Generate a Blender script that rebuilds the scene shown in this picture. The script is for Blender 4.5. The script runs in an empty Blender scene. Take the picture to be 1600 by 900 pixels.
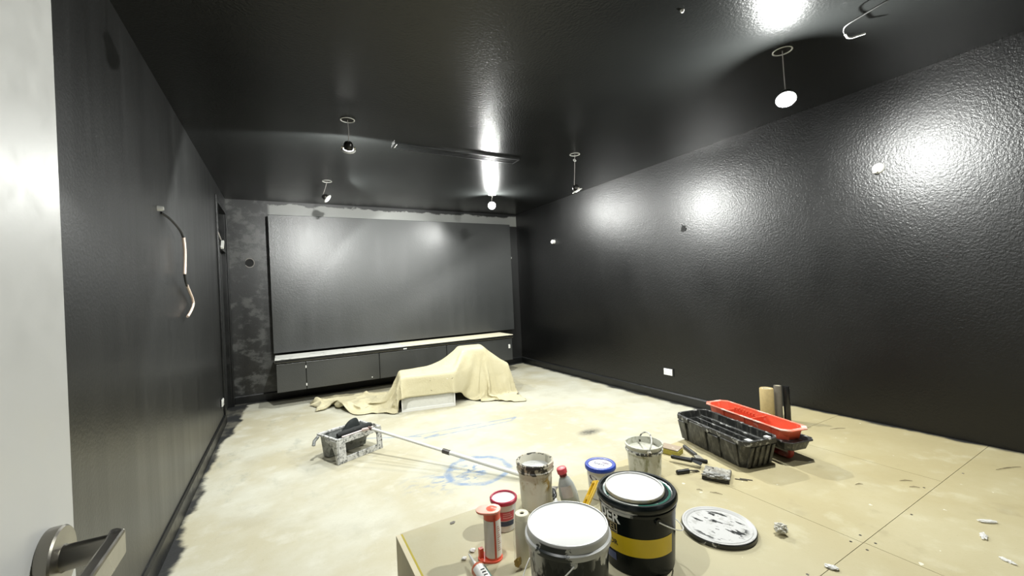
import bpy, bmesh, math, random
import numpy as np
from mathutils import Vector, Matrix, noise
R = math.radians
PI = math.pi
random.seed(7)
SC = bpy.context.scene
COL = SC.collection

# ------------------------------------------------------------------ camera, world, exposure, lights
EYE = 1.32
YAW, PITCH, ROLL, FPX = 0.512399, 0.001993, -0.045720, 636.74
cam = bpy.data.cameras.new('camera')
cam.sensor_width = 36.0
cam.lens = FPX / 1600 * 36.0
cam.clip_start = 0.02
cam_o = bpy.data.objects.new('camera', cam)
COL.objects.link(cam_o)
_f = Vector((math.sin(YAW) * math.cos(PITCH), math.cos(YAW) * math.cos(PITCH), math.sin(PITCH)))
_r0 = Vector((math.cos(YAW), -math.sin(YAW), 0))
_u0 = _r0.cross(_f)
_r = math.cos(ROLL) * _r0 + math.sin(ROLL) * _u0
_u = -math.sin(ROLL) * _r0 + math.cos(ROLL) * _u0
cam_o.matrix_world = Matrix(((_r.x, _u.x, -_f.x, 0), (_r.y, _u.y, -_f.y, 0), (_r.z, _u.z, -_f.z, EYE), (0, 0, 0, 1)))
SC.camera = cam_o

world = bpy.data.worlds.new('world')
SC.world = world
world.use_nodes = True
world.node_tree.nodes['Background'].inputs[0].default_value = (0.85, 0.92, 1.0, 1)
world.node_tree.nodes['Background'].inputs[1].default_value = 0.02

SC.view_settings.view_transform = 'Standard'
SC.view_settings.look = 'None'
SC.view_settings.exposure = -0.13
SC.view_settings.gamma = 1.0
SC.view_settings.use_curve_mapping = False

LAMP_COL = (0.985, 1.0, 0.96)
# watts of each downlight (the lamps themselves are built further down, each with its own light)
W_NEAR, W_BACK, W_FILL, W_H1, W_H2, W_H3 = 235.0, 150.0, 105.0, 320.0, 170.0, 250.0
LENS_EMIT = 60.0

# ------------------------------------------------------------------ node helpers
class NT:
    def __init__(self, mat):
        self.t = mat.node_tree
        self.n = self.t.nodes
        self.bsdf = self.n['Principled BSDF']
        self._co = None
    def link(self, a, b):
        self.t.links.new(a, b)
    def put(self, v, sock):
        if hasattr(v, 'node'):
            self.link(v, sock)
        else:
            sock.default_value = v
    def co(self):
        if self._co is None:
            self._co = self.n.new('ShaderNodeTexCoord').outputs['Object']
        return self._co
    def geo(self):
        return self.n.new('ShaderNodeNewGeometry').outputs['Position']
    def sep(self, v):
        s = self.n.new('ShaderNodeSeparateXYZ'); self.link(v, s.inputs[0]); return s.outputs
    def mapv(self, v, scale=(1, 1, 1), rot=(0, 0, 0), loc=(0, 0, 0)):
        m = self.n.new('ShaderNodeMapping'); self.link(v, m.inputs[0])
        m.inputs['Scale'].default_value = scale; m.inputs['Rotation'].default_value = rot; m.inputs['Location'].default_value = loc
        return m.outputs[0]
    def m(self, op, a, b=0.0, c=None):
        k = self.n.new('ShaderNodeMath'); k.operation = op
        self.put(a, k.inputs[0]); self.put(b, k.inputs[1])
        if c is not None: self.put(c, k.inputs[2])
        return k.outputs[0]
    def noise(self, scale, detail=3, rough=0.55, v=None, dist=0.0):
        k = self.n.new('ShaderNodeTexNoise')
        self.link(v if v is not None else self.co(), k.inputs['Vector'])
        k.inputs['Scale'].default_value = scale; k.inputs['Detail'].default_value = detail
        k.inputs['Roughness'].default_value = rough; k.inputs['Distortion'].default_value = dist
        return k.outputs[0]
    def voro(self, scale, v=None, feature='F1'):
        k = self.n.new('ShaderNodeTexVoronoi'); k.feature = feature
        self.link(v if v is not None else self.co(), k.inputs['Vector']); k.inputs['Scale'].default_value = scale
        return k.outputs['Distance']
    def step(self, x, lo, hi):
        k = self.n.new('ShaderNodeMapRange'); k.interpolation_type = 'SMOOTHSTEP'; k.clamp = True
        self.put(x, k.inputs[0]); k.inputs[1].default_value = lo; k.inputs[2].default_value = hi
        return k.outputs[0]
    def rng(self, x, lo, hi, a, b):
        k = self.n.new('ShaderNodeMapRange'); k.clamp = True
        self.put(x, k.inputs[0]); k.inputs[1].default_value = lo; k.inputs[2].default_value = hi
        k.inputs[3].default_value = a; k.inputs[4].default_value = b
        return k.outputs[0]
    def mix(self, f, a, b):
        k = self.n.new('ShaderNodeMix'); k.data_type = 'RGBA'
        self.put(f, k.inputs[0])
        for v, s in ((a, k.inputs[6]), (b, k.inputs[7])):
            if hasattr(v, 'node'): self.link(v, s)
            else: s.default_value = (*v[:3], 1)
        return k.outputs[2]
    def color(self, v):
        if hasattr(v, 'node'): self.link(v, self.bsdf.inputs['Base Color'])
        else: self.bsdf.inputs['Base Color'].default_value = (*v[:3], 1)
    def rough(self, v): self.put(v, self.bsdf.inputs['Roughness'])
    def bump(self, h, strength=0.3, dist=0.01):
        k = self.n.new('ShaderNodeBump'); k.inputs['Strength'].default_value = strength; k.inputs['Distance'].default_value = dist
        self.link(h, k.inputs['Height']); self.link(k.outputs[0], self.bsdf.inputs['Normal'])
MATS = {}
def mat(name, col=(.8, .8, .8), rough=.5, metal=0.0, spec=.5, fn=None, trans=0.0, alpha=1.0):
    if name in MATS: return MATS[name]
    m = bpy.data.materials.new(name); m.use_nodes = True
    N = NT(m); N.color(col); N.rough(rough)
    N.bsdf.inputs['Metallic'].default_value = metal
    N.bsdf.inputs['Specular IOR Level'].default_value = spec
    N.bsdf.inputs['Transmission Weight'].default_value = trans
    N.bsdf.inputs['Alpha'].default_value = alpha
    if fn: fn(N)
    MATS[name] = m
    return m
def plain(name, col, rough=.5, metal=0.0, vary=.12, scale=30, bump=.05):
    def fn(N):
        n = N.noise(scale, 4)
        a = tuple(c * (1 - vary) for c in col); b = tuple(min(1, c * (1 + vary)) for c in col)
        N.color(N.mix(n, a, b)); N.rough(N.rng(n, .3, .7, max(.05, rough - .08), min(1, rough + .08)))
        if bump: N.bump(N.noise(scale * 6, 3), bump, .004)
    return mat(name, col, rough, metal, fn=fn)
def splat(name, base, paint, scale=18, lo=.52, hi=.56, rough=.5, stretch=(1, 1, 1), base2=None):
    def fn(N):
        v = N.mapv(N.co(), stretch)
        f = N.step(N.noise(scale, 6, .62, v, .4), lo, hi)
        b = base if base2 is None else N.mix(N.noise(scale * .6, 4), base, base2)
        N.color(N.mix(f, b, paint)); N.bump(N.noise(scale * 4, 4), .12, .004)
    return mat(name, base, rough, fn=fn)

# ------------------------------------------------------------------ geometry helpers
def obj(name, bm, material=None, parent=None, smooth=False, loc=None, rot=None, bevel=0):
    me = bpy.data.meshes.new(name)
    bmesh.ops.recalc_face_normals(bm, faces=bm.faces[:])
    bm.to_mesh(me); bm.free()
    o = bpy.data.objects.new(name, me); COL.objects.link(o)
    if material: me.materials.append(material)
    if parent: o.parent = parent
    if loc: o.location = loc
    if rot: o.rotation_euler = rot
    if bevel:
        md = o.modifiers.new('bevel', 'BEVEL'); md.width = bevel; md.segments = 2; md.limit_method = 'ANGLE'; md.angle_limit = R(40)
    if smooth:
        for p in me.polygons: p.use_smooth = True
        try: me.set_sharp_from_angle(angle=R(38))
        except Exception: pass
    return o
def thing(name, label, cat, loc=(0, 0, 0), rotz=0, group=None, rot=None):
    o = bpy.data.objects.new(name, None); COL.objects.link(o)
    o.empty_display_size = .05
    o.location = loc; o.rotation_euler = rot if rot else (0, 0, rotz)
    o['label'] = label; o['category'] = cat
    if group: o['group'] = group
    return o
def tag(o, label, cat, group=None):
    o['label'] = label; o['category'] = cat
    if group: o['group'] = group
    return o
def struct(o):
    o['kind'] = 'structure'; return o
def B(): return bmesh.new()
def box(bm, c, s, rot=None):
    M = Matrix.Translation(Vector(c))
    if rot: M = M @ rot
    bmesh.ops.create_cube(bm, size=1, matrix=M @ Matrix.Diagonal((s[0], s[1], s[2], 1)))
    return bm
def span(bm, a, b):
    return box(bm, [(a[i] + b[i]) / 2 for i in range(3)], [abs(b[i] - a[i]) for i in range(3)])
def hexa(bm, p):
    v = [bm.verts.new(q) for q in p]
    for f in ((3, 2, 1, 0), (4, 5, 6, 7), (0, 1, 5, 4), (1, 2, 6, 5), (2, 3, 7, 6), (3, 0, 4, 7)):
        bm.faces.new([v[i] for i in f])
    return bm
def lathe(bm, prof, segs=48, c=(0, 0, 0), wob=None, M=None):
    rings = []
    for r, z in prof:
        if r < 1e-6:
            p = Vector((c[0], c[1], c[2] + z)); rings.append([bm.verts.new(M @ p if M else p)])
        else:
            ring = []
            for k in range(segs):
                a = 2 * PI * k / segs
                rr = r * (1 + (wob(a, z) if wob else 0))
                p = Vector((c[0] + rr * math.cos(a), c[1] + rr * math.sin(a), c[2] + z))
                ring.append(bm.verts.new(M @ p if M else p))
            rings.append(ring)
    for A, C in zip(rings, rings[1:]):
        if len(A) == 1 and len(C) == 1: continue
        for k in range(segs):
            k2 = (k + 1) % segs
            if len(A) == 1: bm.faces.new((A[0], C[k], C[k2]))
            elif len(C) == 1: bm.faces.new((A[k], A[k2], C[0]))
            else: bm.faces.new((A[k], A[k2], C[k2], C[k]))
    return bm
def smooth_path(pts, n=6):
    pts = [Vector(p) for p in pts]; out = []
    P = [pts[0]] + pts + [pts[-1]]
    for i in range(1, len(P) - 2):
        p0, p1, p2, p3 = P[i - 1:i + 3]
        for k in range(n):
            t = k / n
            out.append(.5 * ((2 * p1) + (p2 - p0) * t + (2 * p0 - 5 * p1 + 4 * p2 - p3) * t * t + (3 * p1 - p0 - 3 * p2 + p3) * t ** 3))
    out.append(pts[-1]); return out
def tube(bm, pts, r, segs=10, caps=True):
    pts = [Vector(p) for p in pts]; rings = []
    rs = r if isinstance(r, (list, tuple)) else [r] * len(pts)
    prev = None
    for i, p in enumerate(pts):
        d = (pts[min(i + 1, len(pts) - 1)] - pts[max(i - 1, 0)]).normalized()
        if prev is None:
            a = d.orthogonal().normalized()
        else:
            a = (prev - d * prev.dot(d)).normalized()
        prev = a; b = d.cross(a)
        rings.append([bm.verts.new(p + rs[i] * (a * math.cos(2 * PI * k / segs) + b * math.sin(2 * PI * k / segs))) for k in range(segs)])
    for A, C in zip(rings, rings[1:]):
        for k in range(segs):
            k2 = (k + 1) % segs; bm.faces.new((A[k], A[k2], C[k2], C[k]))
    if caps: bm.faces.new(rings[0][::-1]); bm.faces.new(rings[-1])
    return bm
def extrude_poly(bm, poly, z0, z1, M=None):
    """polygon in XY extruded from z0 to z1"""
    lo = [bm.verts.new(M @ Vector((x, y, z0)) if M else (x, y, z0)) for x, y in poly]
    hi = [bm.verts.new(M @ Vector((x, y, z1)) if M else (x, y, z1)) for x, y in poly]
    n = len(poly)
    bm.faces.new(lo[::-1]); bm.faces.new(hi)
    for k in range(n): bm.faces.new((lo[k], lo[(k + 1) % n], hi[(k + 1) % n], hi[k]))
    return bm
def text_bm(s, size, depth=.0008, bold=0.0):
    cu = bpy.data.curves.new('lettering', 'FONT'); cu.body = s; cu.size = size; cu.extrude = depth; cu.offset = bold
    cu.align_x = 'LEFT'; cu.resolution_u = 3
    o = bpy.data.objects.new('lettering', cu); COL.objects.link(o)
    dg = bpy.context.evaluated_depsgraph_get()
    me = bpy.data.meshes.new_from_object(o.evaluated_get(dg))
    bm = bmesh.new(); bm.from_mesh(me)
    bpy.data.objects.remove(o); bpy.data.meshes.remove(me); bpy.data.curves.remove(cu)
    bmesh.ops.remove_doubles(bm, verts=bm.verts[:], dist=1e-5)
    return bm
def wrap(bm, Rf, ang0, z0, eps=.0006):
    """bend flat XY artwork round a vertical cylinder; x runs round it, y up"""
    bmesh.ops.subdivide_edges(bm, edges=[e for e in bm.edges if e.calc_length() > .012], cuts=3)
    for v in bm.verts:
        z = z0 + v.co.y; rr = (Rf(z) if callable(Rf) else Rf) + eps + v.co.z
        a = ang0 + v.co.x / rr
        v.co = Vector((rr * math.cos(a), rr * math.sin(a), z))
    return bm
def patch(bm, Rf, a0, a1, z0, z1, eps=.0006, nz=3, na=24):
    """a label patch on a cylinder"""
    g = []
    for j in range(nz + 1):
        z = z0 + (z1 - z0) * j / nz; rr = (Rf(z) if callable(Rf) else Rf) + eps
        g.append([bm.verts.new((rr * math.cos(a0 + (a1 - a0) * i / na), rr * math.sin(a0 + (a1 - a0) * i / na), z)) for i in range(na + 1)])
    for j in range(nz):
        for i in range(na): bm.faces.new((g[j][i], g[j][i + 1], g[j + 1][i + 1], g[j + 1][i]))
    return bm
def lookrot(d, up=Vector((0, 0, 1))):
    """rotation taking local -Z to d"""
    return Vector(d).to_track_quat('-Z', 'Y').to_matrix().to_4x4()
def crumple(bm, r, amp, seed, sx=1, sy=1, sz=1, sub=3, freq=1.6):
    bmesh.ops.create_icosphere(bm, subdivisions=sub, radius=r)
    for v in bm.verts:
        d = v.co.normalized()
        k = 1 + amp * noise.noise(d * freq + Vector((seed, seed, 0))) + amp * .6 * noise.noise(d * freq * 3 + Vector((0, seed, seed)))
        v.co = Vector((v.co.x * sx * k, v.co.y * sy * k, v.co.z * sz * k))
    return bm
def drop(bm, z=0.0):
    lo = min(v.co.z for v in bm.verts)
    for v in bm.verts: v.co.z += z - lo
    return bm

# ------------------------------------------------------------------ setting: materials
XL, XR, YF, YB, H = -.60, 3.70, -.25, 6.32, 2.64
P = .234
def wall_fn(streak, bump, r0=.33, var=.05, spec=.6, lift=1.0, grain=70):
    def fn(N):
        p = N.geo()
        st = N.noise(1.0, 4, .6, N.mapv(p, streak))
        bl = N.noise(1.3, 3, .5, p)
        N.color(N.mix(bl, tuple(lift * c for c in (.0075, .0082, .0085)), tuple(lift * c for c in (.014, .015, .0145))))
        N.rough(N.m('ADD', N.rng(st, .3, .7, r0 - var, r0 + var), N.rng(bl, .3, .7, -.02, .02)))
        N.bsdf.inputs['Specular IOR Level'].default_value = spec
        h = N.m('ADD', N.noise(grain, 2, .5, p), N.m('MULTIPLY', N.noise(200, 2, .5, p), .4))
        N.bump(h, bump, .004)
    return fn
M_WALL = mat('black_wall_paint', (.01, .011, .011), .33, fn=wall_fn((5, 5, .3), .20, .35, .05, 1.0, .55))
M_WALLR = mat('black_roller_paint', (.01, .011, .011), .33, fn=wall_fn((2, 2, 1.2), .50, .36, .03, .5, .15, 78))
M_PANEL = mat('black_panel_paint', (.01, .011, .011), .33, fn=wall_fn((7, 7, .3), .26, .36, .03, 1.0, 2.4))
M_CEIL = mat('black_ceiling_paint', (.01, .011, .011), .26, fn=wall_fn((1, 1, 1), .40, .24, .02, .25, .9))
def back_fn(N):
    wall_fn((5, 5, .3), .18, .38, .04, .8, .55)(N)
    old = N.bsdf.inputs['Base Color'].links[0].from_socket
    p = N.geo(); s = N.sep(p)
    n = N.noise(5, 6, .66, N.mapv(p, (1, 1, 1.4)))
    strip = N.m('MULTIPLY', N.step(s[2], 2.425, 2.435), N.m('MULTIPLY', N.step(s[0], -.15, -.10), N.m('SUBTRACT', 1.0, N.step(N.m('ADD', s[2], N.m('MULTIPLY', N.m('SUBTRACT', n, .5), .16)), 2.585, 2.605))))
    thin = N.m('MULTIPLY', N.step(n, .48, .62), N.m('MULTIPLY', N.m('SUBTRACT', 1.0, N.step(s[0], -.20, -.10)), .22))
    N.color(N.mix(N.m('MAXIMUM', N.m('MULTIPLY', strip, .9), thin), old, (.26, .265, .25)))
M_BACK = mat('thinly_coated_wall', (.01, .011, .011), .4, fn=back_fn)
M_TRIM = plain('black_trim_paint', (.004, .0045, .0045), .36, vary=.2, scale=12)
M_BLACK = plain('matt_black', (.006, .006, .006), .75)

def band(N, d, c, w, soft):  # 1 within w of c
    return N.m('SUBTRACT', 1.0, N.step(N.m('ABSOLUTE', N.m('SUBTRACT', d, c)), w, w + soft))
def floor_fn(N):
    p = N.geo(); s = N.sep(p); x, y = s[0], s[1]
    big = N.noise(1.1, 5, .6, p); mid = N.noise(6, 5, .6, p); fine = N.noise(60, 4, .6, p)
    base = N.mix(N.step(big, .38, .62), (0.405, 0.375, 0.265), (0.472, 0.463, 0.379))
    base = N.mix(N.m('MULTIPLY', N.step(mid, .5, .72), .45), base, (0.540, 0.537, 0.467))
    base = N.mix(N.m('MULTIPLY', N.step(fine, .6, .75), .30), base, (0.243, 0.224, 0.158))
    # grey trowel streaks beside the left wall
    stv = N.noise(3.2, 5, .65, N.mapv(p, (1.6, .7, 1), (0, 0, .5)))
    base = N.mix(N.m('MULTIPLY', N.step(stv, .56, .72), N.m('MULTIPLY', N.m('SUBTRACT', 1.0, N.step(x, -.2, .9)), .45)), base, (0.230, 0.244, 0.208))
    # blue set-out marks sprayed on the boards
    rx = N.m('SUBTRACT', x, 1.205); ry = N.m('SUBTRACT', y, 2.775)
    wob = N.m('MULTIPLY', N.m('SUBTRACT', N.noise(5, 2, .5, p), .5), .10)
    rad = N.m('ADD', N.m('SQRT', N.m('ADD', N.m('MULTIPLY', rx, rx), N.m('MULTIPLY', ry, ry))), wob)
    ring = band(N, rad, .225, .007, .034)
    scr = N.m('MULTIPLY', N.step(N.noise(9, 3, .6, N.mapv(p, (1, 1.7, 1), (0, 0, .6)), 1.0), .47, .60), N.m('SUBTRACT', 1.0, N.step(N.m('ADD', rad, N.m('MULTIPLY', rx, .7)), .02, .19)))
    blue = N.m('MAXIMUM', N.m('MULTIPLY', ring, .70), N.m('MULTIPLY', scr, .95))
    def seg(x0, y0, x1, y1, w):
        L = math.hypot(x1 - x0, y1 - y0); ux, uy = (x1 - x0) / L, (y1 - y0) / L
        t = N.m('ADD', N.m('MULTIPLY', N.m('SUBTRACT', x, x0), ux), N.m('MULTIPLY', N.m('SUBTRACT', y, y0), uy))
        d = N.m('SUBTRACT', N.m('MULTIPLY', N.m('SUBTRACT', y, y0), ux), N.m('MULTIPLY', N.m('SUBTRACT', x, x0), uy))
        return N.m('MULTIPLY', band(N, t, L / 2, L / 2, .03), band(N, d, 0, w, .018))
    for a in ((.97, 3.78, 2.03, 3.665, .004), (1.12, 3.64, 1.95, 3.595, .004), (1.08, 3.65, 1.20, 3.67, .012), (1.95, 3.60, 2.03, 3.67, .008), (.55, 4.02, 1.05, 3.72, .003), (.25, 4.35, .60, 4.30, .02)):
        blue = N.m('MAXIMUM', blue, N.m('MULTIPLY', seg(*a), .55))
    blue = N.m('MULTIPLY', blue, N.rng(N.noise(11, 5, .65, p), .36, .56, .38, 1.0))
    base = N.mix(blue, base, (.07, .17, .36))
    # black spray smudge in the middle of the floor
    ex = N.m('DIVIDE', N.m('SUBTRACT', x, 2.36), .15); ey = N.m('DIVIDE', N.m('SUBTRACT', y, 2.89), .085)
    er = N.m('SQRT', N.m('ADD', N.m('MULTIPLY', ex, ex), N.m('MULTIPLY', ey, ey)))
    sm = N.m('MULTIPLY', N.m('SUBTRACT', 1.0, N.step(er, .15, 1.1)), N.rng(N.noise(40, 3, .6, p), .35, .6, .45, .95))
    base = N.mix(sm, base, (.03, .03, .03))
    # black overspray along the walls
    wn = N.m('MULTIPLY', N.m('SUBTRACT', N.noise(2.6, 5, .62, p), .5), .20)
    dl = N.m('ADD', N.m('SUBTRACT', x, XL), wn); dr = N.m('ADD', N.m('SUBTRACT', XR, x), wn); db = N.m('ADD', N.m('SUBTRACT', YB, y), wn)
    kl = N.m('SUBTRACT', 1.0, N.step(N.m('SUBTRACT', dl, N.m('MULTIPLY', N.step(y, 4.4, 5.4), .09)), .035, .075)); kr = N.m('SUBTRACT', 1.0, N.step(dr, .04, .11)); kb = N.m('SUBTRACT', 1.0, N.step(db, .10, .17))
    base = N.mix(N.m('MAXIMUM', kl, N.m('MAXIMUM', kr, kb)), base, (.012, .013, .013))
    base = N.mix(N.m('MULTIPLY', N.step(N.noise(2.3, 6, .7, p), .50, .66), .28), base, (.33, .31, .235))
    N.color(base); N.rough(N.rng(mid, .3, .7, .60, .85)); N.bump(N.m('ADD', mid, N.m('MULTIPLY', fine, .5)), .16, .006)
M_FLOOR = mat('dusty_floor', (.6, .56, .44), .7, fn=floor_fn)
def deck_fn(N):
    p = N.geo(); s = N.sep(p)
    big = N.noise(1.4, 5, .6, p); mid = N.noise(7, 5, .6, p); fine = N.noise(90, 4, .65, p)
    base = N.mix(N.step(big, .35, .65), (0.391, 0.335, 0.184), (0.445, 0.398, 0.246))
    base = N.mix(N.m('MULTIPLY', N.step(mid, .54, .74), .40), base, (0.546, 0.522, 0.375))
    base = N.mix(N.m('MULTIPLY', N.step(fine, .60, .74), .22), base, (0.211, 0.172, 0.082))
    base = N.mix(N.step(N.noise(26, 2, .4, p), .755, .775), base, (0.663, 0.654, 0.531))
    base = N.mix(N.m('MULTIPLY', N.step(N.noise(3.1, 4, .6, p), .62, .72), .35), base, (0.258, 0.218, 0.123))
    dust = N.m('MULTIPLY', N.m('SUBTRACT', 1.0, N.step(N.m('ADD', s[0], N.m('MULTIPLY', big, 1.4)), 1.5, 2.9)), N.rng(mid, .3, .6, .35, .8))
    base = N.mix(dust, base, (0.480, 0.456, 0.323))
    kr = N.m('SUBTRACT', 1.0, N.step(N.m('ADD', N.m('SUBTRACT', XR, s[0]), N.m('MULTIPLY', N.m('SUBTRACT', N.noise(3, 4, .6, p), .5), .16)), .01, .06))
    base = N.mix(kr, base, (.012, .013, .013))
    N.color(base); N.rough(N.rng(mid, .3, .7, .58, .8)); N.bump(fine, .12, .004)
M_DECK = mat('particleboard_deck', (.56, .5, .34), .7, fn=deck_fn)
M_PLY = plain('pale_ply', (.60, .54, .38), .6, vary=.15, scale=14)
M_PLYD = plain('ply_face', (.42, .38, .27), .6, vary=.15, scale=10)
M_YEL = plain('yellow_plastic_strip', (.40, .32, .01), .45)
M_WHITE = plain('white_plastic', (.64, .64, .61), .35, vary=.04)
M_WHITEM = plain('white_metal', (.80, .80, .76), .35, vary=.05)
M_DARKHOLE = plain('dark_void', (.004, .004, .004), .9)
M_WIRE = plain('thin_grey_wire', (.30, .28, .26), .5)
M_WIREB = plain('black_wire', (.01, .01, .01), .5)
M_COPPER = plain('pale_cable_sheath', (.62, .50, .42), .5)
M_STEEL = plain('satin_steel', (.30, .285, .25), .33, metal=1.0, vary=.06, bump=.02)
M_STEELD = plain('dark_steel', (.16, .15, .14), .35, metal=1.0)
M_CREAM = plain('cream_board', (.74, .69, .52), .6, vary=.08)
M_GREYBOARD = splat('grey_painted_board', (.62, .62, .58), (.30, .31, .30), 6, .52, .66, .5)

# ------------------------------------------------------------------ setting: shell
T = .12
struct(obj('floor', span(B(), (XL - T, YF - .6, -.1), (XR + T, YB + T, 0)), M_FLOOR))
struct(obj('ceiling', span(B(), (XL - T, YF - .6, H), (XR + T, YB + T, H + .1)), M_CEIL))
struct(obj('wall_back', span(B(), (XL - T, YB, 0), (XR + T, YB + T, H)), M_BACK))
struct(obj('wall_right', span(B(), (XR, YF - T, 0), (XR + T, YB, H)), M_WALLR))
# left wall with a doorway near the back corner
DY0, DY1, DZ = 5.44, 6.20, 2.42
bm = B()
span(bm, (XL - T, YF - T, 0), (XL, DY0, H)); span(bm, (XL - T, DY1, 0), (XL, YB, H)); span(bm, (XL - T, DY0, DZ), (XL, DY1, H))
struct(obj('wall_left', bm, M_WALL))
bm = B()   # lining of the doorway: a closet side behind the leaf
span(bm, (XL - .62, DY0 - .03, 0), (XL - T, DY0, DZ + .03)); span(bm, (XL - .62, DY1, 0), (XL - T, DY1 + .03, DZ + .03))
span(bm, (XL - .62, DY0, DZ), (XL - T, DY1, DZ + .03)); span(bm, (XL - .65, DY0 - .03, 0), (XL - .62, DY1 + .03, DZ + .03))
struct(obj('wall_recess', bm, M_BLACK))
d1 = struct(obj('door_1', span(B(), (XL - .085, DY0 + .012, .012), (XL - .045, DY1 - .012, 1.93)), M_PANEL, bevel=.003))
bm = B(); span(bm, (XL - .045, DY0 + .08, .20), (XL - .038, DY1 - .08, .80)); span(bm, (XL - .045, DY0 + .08, .95), (XL - .038, DY1 - .08, 1.80))
obj('door_panel', bm, M_PANEL, d1, bevel=.003)
bm = B()   # architrave
for a, b in (((XL, DY0 - .075, 0), (XL + .018, DY0, DZ + .07)), ((XL, DY1, 0), (XL + .018, DY1 + .07, DZ + .07)), ((XL, DY0, DZ), (XL + .018, DY1, DZ + .07)),
             ((XL - T, DY0, 1.93), (XL, DY1, 1.965)), ((XL - T, DY0, 0), (XL, DY0 + .012, DZ)), ((XL - T, DY1 - .012, 0), (XL, DY1, DZ))):
    span(bm, a, b)
struct(obj('trim_1', bm, M_TRIM, bevel=.004))
def skirting(name, a, b, nrm, z0=0.0, h=.10, t=.016):
    d = (Vector(b) - Vector(a)).normalized(); n = Vector(nrm)
    prof = [(0, 0), (t, 0), (t, h - .014), (t * .45, h), (0, h)]
    bm = B(); L = []
    for p in (Vector(a), Vector(b)): L.append([bm.verts.new(p + n * u + Vector((0, 0, z0 + w))) for u, w in prof])
    k = len(prof)
    for i in range(k): bm.faces.new((L[0][i], L[0][(i + 1) % k], L[1][(i + 1) % k], L[1][i]))
    bm.faces.new(L[0]); bm.faces.new(L[1][::-1])
    return struct(obj(name, bm, M_TRIM))
skirting('baseboard_left', (XL, YF, 0), (XL, DY0 - .075, 0), (1, 0, 0), h=.11)
skirting('baseboard_right', (XR, 1.885, 0), (XR, YB, 0), (-1, 0, 0))
skirting('baseboard_back', (XL, YB, 0), (XR, YB, 0), (0, -1, 0))
# wall behind the camera with the doorway the picture is taken from
bm = B()
span(bm, (XL - T, YF - T, 0), (-.25, YF, H)); span(bm, (.62, YF - T, 0), (XR, YF, H)); span(bm, (-.25, YF - T, 2.10), (.62, YF, H))
struct(obj('wall_front', bm, M_WALL))

# raised platform: particleboard sheets with open joints, fascia of ply and a yellow tongue strip down its left side
PX, PY = .428, 1.880
g = .0011
bm = B()
for x0, y0, x1, y1 in ((PX, YF + .02, 2.0, .762), (2.0, YF + .02, XR, .762), (PX, .762, 1.995, PY), (1.995, .762, 2.90, PY), (2.90, .762, XR, 1.525), (2.90, 1.525, XR, PY)):
    span(bm, (x0 + g, y0 + g, P - .019), (x1 - g, y1 - (g if y1 < PY else 0), P))
plat = struct(obj('platform', bm, M_DECK))
obj('frame', span(B(), (PX + .012, YF + .02, 0), (XR, PY - .012, P - .0195)), M_PLYD, plat)
bm = B(); span(bm, (.401, 1.30, 0), (.4215, PY, P)); span(bm, (.401, YF + .02, 0), (.4215, 1.2975, P))
obj('side_board', bm, M_PLY, plat)
obj('tongue_strip', span(B(), (.4218, YF + .02, P - .035), (.4292, PY - .004, P + .0004)), M_YEL, plat)
obj('front_board', span(B(), (.4218, PY - .012, 0), (XR, PY + .006, P - .0005)), M_PLYD, plat)
# screw heads at the sheet corner
for i, (x, y) in enumerate(((1.965, .792), (1.955, .735), (2.03, .735), (2.045, .79), (1.62, .79), (2.4, .735), (2.75, .79), (3.1, .735))):
    obj('screw_head', lathe(B(), [(0, .0016), (.004, .0012), (.005, 0)], 10, (x, y, P)), M_STEELD, plat)

# feature panel on the back wall, with bench below
pn = struct(obj('trim_2', span(B(), (-.133, 6.15, .62), (3.47, YB, 2.432)), M_PANEL, bevel=.004))
bn = thing('floating_bench', 'long black wall-hung bench with pale unpainted top boards, under the big black panel', 'bench', (1.53, 5.92, .19))
def rel(o, par):  # parent while keeping the written world place
    o.parent = par; o.matrix_parent_inverse = par.matrix_world.inverted() if False else Matrix.Translation(-Vector(par.location)); return o
bm = B(); span(bm, (-.105, 5.72, .19), (3.165, 6.15, .548))
rel(obj('carcass', bm, M_TRIM), bn)
for a, b in ((-.105, .214), (.219, 1.10), (1.105, 2.06), (2.065, 3.165)):
    rel(obj('front_panel', span(B(), (a + .002, 5.702, .192), (b - .002, 5.7195, .530)), M_PANEL, bevel=.002), bn)
for a, b, m in ((-.118, .86, M_GREYBOARD), (.862, 1.47, M_GREYBOARD), (1.472, 3.18, M_CREAM)):
    rel(obj('top_board', span(B(), (a, 5.69, .5485), (b, 6.149, .592)), m, bevel=.002), bn)
rel(obj('front_edge', span(B(), (-.116, 5.684, .552), (3.178, 5.6895, .585)), M_TRIM), bn)
for c_, s_ in (((.2165, 5.700, .25), (.012, .003, .03)), ((.2165, 5.700, .47), (.012, .003, .03)), ((1.45, 5.683, .556), (.05, .004, .014)), ((1.0, 5.700, .225), (.012, .003, .012))):
    rel(obj('bare_chip', box(B(), c_, s_), M_WHITE), bn)

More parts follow.
